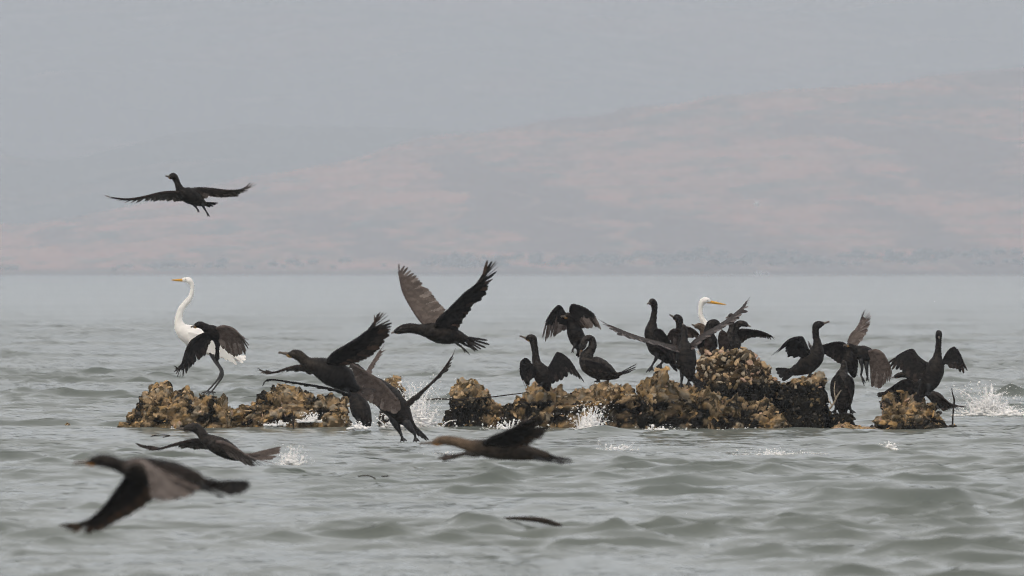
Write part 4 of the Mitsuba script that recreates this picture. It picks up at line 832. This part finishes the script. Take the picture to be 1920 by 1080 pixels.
# egrets
def egret(label, Y, spine, bill, seed, eye):
    k = thing('egret', label, 'egret'); P = Place(Y)
    part(k, 'body', wm(P, sweep(spine, 9 * len(spine), 18, .5, seed)), 'egret_white', smooth=True)
    b, t, r = np.array(bill[0], float), np.array(bill[1], float), bill[2]
    ax = t - b
    part(k, 'bill', wm(P, sweep([(*(b - ax * .1), r, r * .8), (*(b + ax * .35), r * .72, r * .6), (*(b + ax * .75), r * .45, r * .35), (*t, r * .15)], 18, 10)), 'bill_yellow', smooth=True)
    e = trimesh.creation.icosphere(2, radius=1.0 * P.s); e.apply_translation(P([eye])[0]); part(k, 'eye', e, 'eye_dark', smooth=True)
    return k, P
k, P = egret('tall white egret standing on the left end rock, long neck stretched up, facing left', 83.4,
    [(344, 525, 0, 3.4), (349, 524.5, 0, 5.2), (354.5, 526.5, 0, 6), (359.5, 533, 0, 4.8), (360.5, 542, 0, 4), (358.5, 553, 0, 4.4), (352, 564.5, 0, 5.6), (343, 574.5, 0, 5.6), (337.5, 586, 0, 6.2), (335, 600, 0, 7.6), (338, 613, 0, 11.5), (349, 624, 0, 17), (367, 633, 0, 20), (388, 643, 0, 20.5), (410, 654, 0, 16), (432, 665, 0, 10), (448, 673, 0, 5)],
    ((344, 525.2, 0), (321, 525.2, -2), 3.3), 31, (348.5, 523.6, -4.5))
wing(k, P, [(352, 622, -18), (366, 624, -22), (384, 630, -24), (402, 640, -22), (418, 650, -18)],
     [(452, 677, -8), (446, 684, -8), (437, 680, -10), (426, 675, -12), (414, 669, -14), (402, 664, -18), (388, 658, -20), (372, 650, -22), (360, 642, -20)], 'egret_white', arm=3, step=8, seed=50, cov=.65, w=1.2)
tail(k, P, (440, 670, 2), [(461, 668, 6), (461, 674, 2), (456, 680, -2)], 'egret_white', w=7, seed=50)
leg(k, P, [(396, 654, -8, 8), (398, 667, -8, 4), (403, 678, -8, 2.2), (414, 697, -8, 2.0), (413.5, 702, -8, 2.6), (403, 718, -8, 1.6), (388, 734, -8, 1.5)], [(377, 738, -12), (381, 740, -20), (393, 739, -16), (396, 736, -4)], 'leg_grey', web=False)
leg(k, P, [(401, 656, 8, 8), (404, 669, 8, 4), (409, 682, 8, 2.2), (417.5, 698, 8, 2.0), (417, 703, 8, 2.6), (408, 719, 8, 1.6), (396, 735, 8, 1.5)], [(386, 739, 2), (390, 741, -6), (401, 740, 0), (404, 737, 12)], 'leg_grey', web=False)
k, P = egret('white egret half hidden behind cormorants on the tall block, orange bill pointing right', 84.4,
    [(1330, 565, 0, 3.4), (1326, 563, 0, 5.4), (1320.5, 563.5, 0, 6.4), (1315.5, 569, 0, 5.2), (1313.4, 578, 0, 4.4), (1313.5, 589, 0, 4.6), (1317.5, 600, 0, 5.4), (1323, 610, 0, 7), (1326, 622, 0, 11), (1328, 636, 2, 15), (1325, 650, 4, 13), (1318, 662, 8, 7)],
    ((1330, 565.8, 0), (1361, 571.3, -2), 3.4), 32, (1326.5, 563, -4.8))
tail(k, P, (1320, 656, -6), [(1306, 660, -10), (1309, 664, -12), (1314, 666, -12)], 'egret_white', w=6, seed=51)
leg(k, P, [(1328, 652, 0, 4), (1331, 664, 0, 2.4), (1328, 678, 0, 2)], [(1336, 682, -6), (1330, 683, -8), (1322, 681, -4)], 'leg_grey', web=False)

# ------------------------------------------------------------------ splashes, twigs, line, drifting bits, far boat and hut
ICO0 = trimesh.creation.icosphere(0, radius=1.0); ICO1 = trimesh.creation.icosphere(1, radius=1.0)
def splash(label, Y, cx, y0, w, h, n=260, froth=60, lean=0.0, seed=0, strands=26, size=1.0, dx=None):
    """Thrown water: strands of beads on ballistic arcs, loose drops and a low heap of froth, all of it beads of water and air."""
    r = np.random.default_rng(700 + seed); P = Place(Y); ms = []; fs = []; jets = []
    k = thing('splash', label, 'splash')
    dep = w * .35 if dx is None else dx
    for _ in range(strands):                      # strings of beads
        x0 = cx + r.normal() * w * .2; d0 = r.normal() * dep * .4
        vx = (x0 - cx) * 1.1 + r.normal() * w * .16 + lean * h; top = h * r.uniform(.3, 1.0) * math.exp(-((x0 - cx) / (w * .42)) ** 2)
        tend = r.uniform(.45, 1.25)
        m = int(r.integers(10, 24)); t = np.linspace(r.uniform(0, .25), tend, m)
        xs, ys, ds = x0 + vx * t, y0 - top * (2 * t - t * t), d0 + r.normal() * dep * .3 * t
        rad = size * r.uniform(.9, 1.9) * (1.15 - .6 * t / tend) * r.uniform(.6, 1.2, m)
        if r.uniform() < .45:                     # the strand itself: a thin jet of water
            ok_ = ys < y0 + 1
            if ok_.sum() > 4:
                jr = size * r.uniform(.6, 1.5) * np.linspace(1.25, .3, ok_.sum())
                jets.append(wm(P, sweep(list(zip(xs[ok_], ys[ok_], ds[ok_], jr)), 14, 6, .5, int(r.integers(99)))))
        for q in zip(xs + r.normal(0, .5, m), ys + r.normal(0, .5, m), ds, rad):
            if q[1] < y0: ms.append(q)
    for _ in range(int(n * 1.6)):                        # loose drops
        u = r.beta(1.1, 2.2); x = cx + r.normal() * w * (.30 + .12 * u) + lean * h * u
        ms.append((x, y0 - h * u * 1.08, r.normal() * dep * .5, size * min(2.6, .55 * math.exp(r.normal() * .6))))
    for _ in range(int(froth * 1.7)):
        u = r.beta(.9, 3.0); x = cx + r.normal() * w * .26
        fs.append((x, y0 + 1.0 - h * .75 * u * math.exp(-((x - cx) / (w * .35)) ** 2), r.normal() * dep * .5, size * r.uniform(1.2, 3.4)))
    part(k, 'drops', cat([(P([q[:3]])[0] + ICO0.vertices * [q[3] * P.s * r.uniform(.8, 1.5), q[3] * P.s, q[3] * P.s * r.uniform(.8, 1.7)], ICO0.faces) for q in ms]), 'drop', smooth=True, kind='stuff')
    if jets: part(k, 'jets', cat(jets), 'foam', smooth=True, kind='stuff')
    if fs:
        part(k, 'froth', cat([(P([q[:3]])[0] + ICO1.vertices * (1 + r.uniform(-.25, .25, (len(ICO1.vertices), 1))) * [q[3] * P.s * 1.5, q[3] * P.s, q[3] * P.s * .8], ICO1.faces) for q in fs]), 'foam', smooth=True, kind='stuff')
    return k
splash('tall white splash thrown up behind the steep take off bird', 83.0, 782, 806, 84, 96, n=620, froth=240, seed=1, strands=60, lean=-.12)
splash('spray of drops scattered in front of the small upright rock', 82.5, 738, 802, 40, 95, n=240, froth=30, seed=2, strands=12)
splash('white water breaking against the foot of the preening bird rock', 82.3, 1106, 816, 60, 66, n=420, froth=420, seed=3, strands=50, lean=.05)
splash('low churned foam under the dark knobbly rock', 82.2, 956, 818, 96, 34, n=300, froth=220, seed=4, strands=30)
splash('small curling splash on open water right of the pale brown bird', 71.5, 1150, 862, 62, 34, n=240, froth=280, seed=5, strands=34, lean=.2)
splash('splash just behind the tail of the slim skimming cormorant', 67.5, 546, 880, 44, 46, n=260, froth=120, seed=6, strands=30)
splash('low white churn under the breast of the pale brown bird', 70.5, 842, 868, 76, 22, n=180, froth=240, seed=7, strands=16)
splash('large splash plume on the far right beyond the bare upright stick', 84.5, 1852, 778, 84, 62, n=520, froth=110, seed=8, strands=60, lean=-.1)
splash('line of small white breaking ripples at the far right edge', 84.0, 1895, 778, 56, 18, n=120, froth=80, seed=9, strands=10)
splash('small lapping splash below the broad reef base', 82.0, 1242, 814, 66, 18, n=120, froth=120, seed=10, strands=14)
splash('row of low ripples breaking on open water below the dark boulder', 71.0, 1440, 858, 110, 17, n=120, froth=110, seed=11, strands=14)
splash('tiny splash on open water below the right end rock', 72.5, 1666, 842, 26, 15, n=60, froth=50, seed=12, strands=10)
splash('white water lapping over the stone beside the dark upright twig', 82.9, 582, 790, 40, 22, n=60, froth=12, seed=13, strands=10)
splash('foam lapping low on the long brown rock left of the dark upright twig', 82.9, 518, 797, 46, 11, n=30, froth=10, seed=14, strands=6)
splash('few drops kicked up at the feet of the rising bird', 82.0, 672, 803, 30, 14, n=50, froth=12, seed=15, strands=6)

splash('thin line of foam along the foot of the left end rock', 82.9, 330, 806, 190, 7, n=40, froth=60, seed=16, strands=0, size=.7, dx=10)
splash('thin line of foam along the foot of the broad reef base', 82.6, 1370, 808, 230, 7, n=50, froth=70, seed=17, strands=0, size=.7, dx=12)
def tubes(key, P, lines, m, n=14, seg=8):
    for i, l in enumerate(lines):
        part(key, 'stem' if i == 0 else 'branch', wm(P, sweep(l, n, seg, .35, i)), m, smooth=True)
P = Place(82.6); k = thing('twig', 'dark upright twig standing in front of the long brown rock', 'twig')
tubes(k, P, [[(551, 806, 0, 1.6), (549.5, 790, 0, 1.5), (548, 775, 0, 1.2), (547, 766, 0, .8)], [(549, 782, 0, .9), (545, 774, -3, .6)]], 'twig_dark')
P = Place(82.95); k = thing('twig', 'pale forked twig on the dark boulder beside the bird seen from behind', 'twig')
tubes(k, P, [[(1556, 766, 4, 2), (1564, 755, 0, 1.8), (1570, 742, -2, 1.5), (1577, 732, -4, 1.0)], [(1567, 748, 0, 1.4), (1564.5, 735, 2, 1.1), (1566, 716, 4, .8)], [(1560, 760, 0, 1.2), (1555, 752, 4, .9), (1553, 745, 6, .6)]], 'twig_pale')
P = Place(83.2); k = thing('stick', 'bare upright stick in the water right of the right end rock', 'stick')
tubes(k, P, [[(1786, 806, 0, 1.7), (1787.5, 770, 0, 1.5), (1789, 749, 0, 1.7), (1786, 738, 0, 1.1), (1784.5, 729, 0, .8)]], 'twig_dark', 20)
P = Place(83.2); k = thing('line', 'thin taut brown line stretched across the dark knobbly rock', 'line')
part(k, 'strand', wm(P, sweep([(800, 749, -4, 1.1), (826, 748, -6, 1.5), (850, 748.5, -26, 1.3), (890, 747, -34, 1.2), (930, 743, -28, 1.1), (962, 739, -18, 1.0), (990, 736, -8, .9)], 60, 8, .5, 3)), 'twig_dark', smooth=True)
for sx, sy, lab, L in ((905, 991, 'bent weedy twig drifting in the foreground, left of the stick shaped dark ripple', [[(855, 1001, 0, 1.5), (862, 992, 4, 1.4), (885, 992, 2, 1.4), (905, 988, 0, 2.2), (934, 984, 3, 2.8)], [(868, 983, 8, 1), (890, 980, 10, 1.2), (908, 979, 12, .8)]]),
                      (1020, 996, 'soft dark ripple in the foreground, added as a half sunk stick shape', [[(915, 1000, 0, 1.6), (950, 1001, 2, 2.4), (985, 997, 2, 4.2), (1015, 995, 0, 5.4), (1052, 998, -4, 3.4)], [(985, 1018, -30, 1.2), (998, 1019, -32, 2.0)]]),  # dark ripple on the water, added as a stick-shaped tube
                      (305, 822, 'thin dark twig floating below the left end rock', [[(283, 822, 0, .9), (298, 819, 2, 1), (318, 821, 0, 1.1), (306, 824, -6, .8)]]),
                      (700, 905, 'thin weed floating on the water left of centre', [[(672, 901, 0, 1), (690, 899, 2, 1.1), (704, 904, 0, 1)], [(716, 898, 2, 1.2), (728, 896, 4, 1.4)]])):
    Y = water_y(sy); P = Place(Y); k = thing('drifting_twig_ripple', lab, 'twig')
    L = [[(x, y - (water_z((x - 960) * P.s, Y + d * P.s) + .03) / P.s - (sy - y) * 0, d, rr) for x, y, d, rr in l] for l in L]
    tubes(k, P, L, 'twig_dark', 20)
# far shore: a boat and a pale hut
mat('boat_white', (0.75, 0.76, 0.76), .5, .4); mat('boat_glass', (0.05, 0.06, 0.07), .2, .5); mat('hut_wall', (0.7, 0.69, 0.66), .8, .2); mat('hut_roof', (0.45, 0.42, 0.4), .8, .2)
bx = (1427 - 960) * 4830 / F
k = thing('boat', 'tiny white boat far off on the water at the foot of the hazy shore', 'boat')
u = np.linspace(-1, 1, 13); hull = []
for x in u:
    b = 1.1 * (1 - max(0, x) ** 3 * .95); sheer = .85 + .35 * max(0, x) ** 2
    hull += [[bx + x * 3.4 + .4 * max(0, x), 4830 - b, sheer], [bx + x * 3.0, 4830 - b * .55, -.2], [bx + x * 3.0, 4830 + b * .55, -.2], [bx + x * 3.4 + .4 * max(0, x), 4830 + b, sheer]]
f = [[i * 4 + j, i * 4 + (j + 1) % 4, i * 4 + 4 + (j + 1) % 4, i * 4 + 4 + j] for i in range(12) for j in range(4)]
f = [t for q in f for t in ([q[0], q[1], q[2]], [q[0], q[2], q[3]])] + [[0, 1, 2], [0, 2, 3], [48, 50, 49], [48, 51, 50]]
part(k, 'hull', (np.array(hull), np.array(f)), 'boat_white')
c = trimesh.creation.box((2.2, 1.5, .9)); c.apply_translation([bx - .4, 4830, 1.3]); part(k, 'cabin', c, 'boat_white')
c = trimesh.creation.box((1.7, 1.56, .4)); c.apply_translation([bx - .4, 4830, 1.42]); part(k, 'window', c, 'boat_glass')
hx, hy = (1419 - 960) * 5150 / F, 5150.0; hz = hill_z(hx, hy)
k = thing('hut', 'tiny pale hut on the hazy hillside right of centre', 'hut')
c = trimesh.creation.box((2.6, 2.4, 3.4)); c.apply_translation([hx, hy, hz + .8]); part(k, 'wall', c, 'hut_wall')
rf = trimesh.convex.convex_hull(np.array([[x, y, z] for x, y, z in ((-1.6, -1.5, 2.52), (1.6, -1.5, 2.52), (-1.6, 1.5, 2.52), (1.6, 1.5, 2.52), (-1.6, 0, 3.4), (1.6, 0, 3.4))]) + [hx, hy, hz]); part(k, 'roof', rf, 'hut_roof')
c = trimesh.creation.box((.8, .06, 1.6)); c.apply_translation([hx + .3, hy - 1.225, hz + 1.2]); part(k, 'door', c, 'boat_glass')
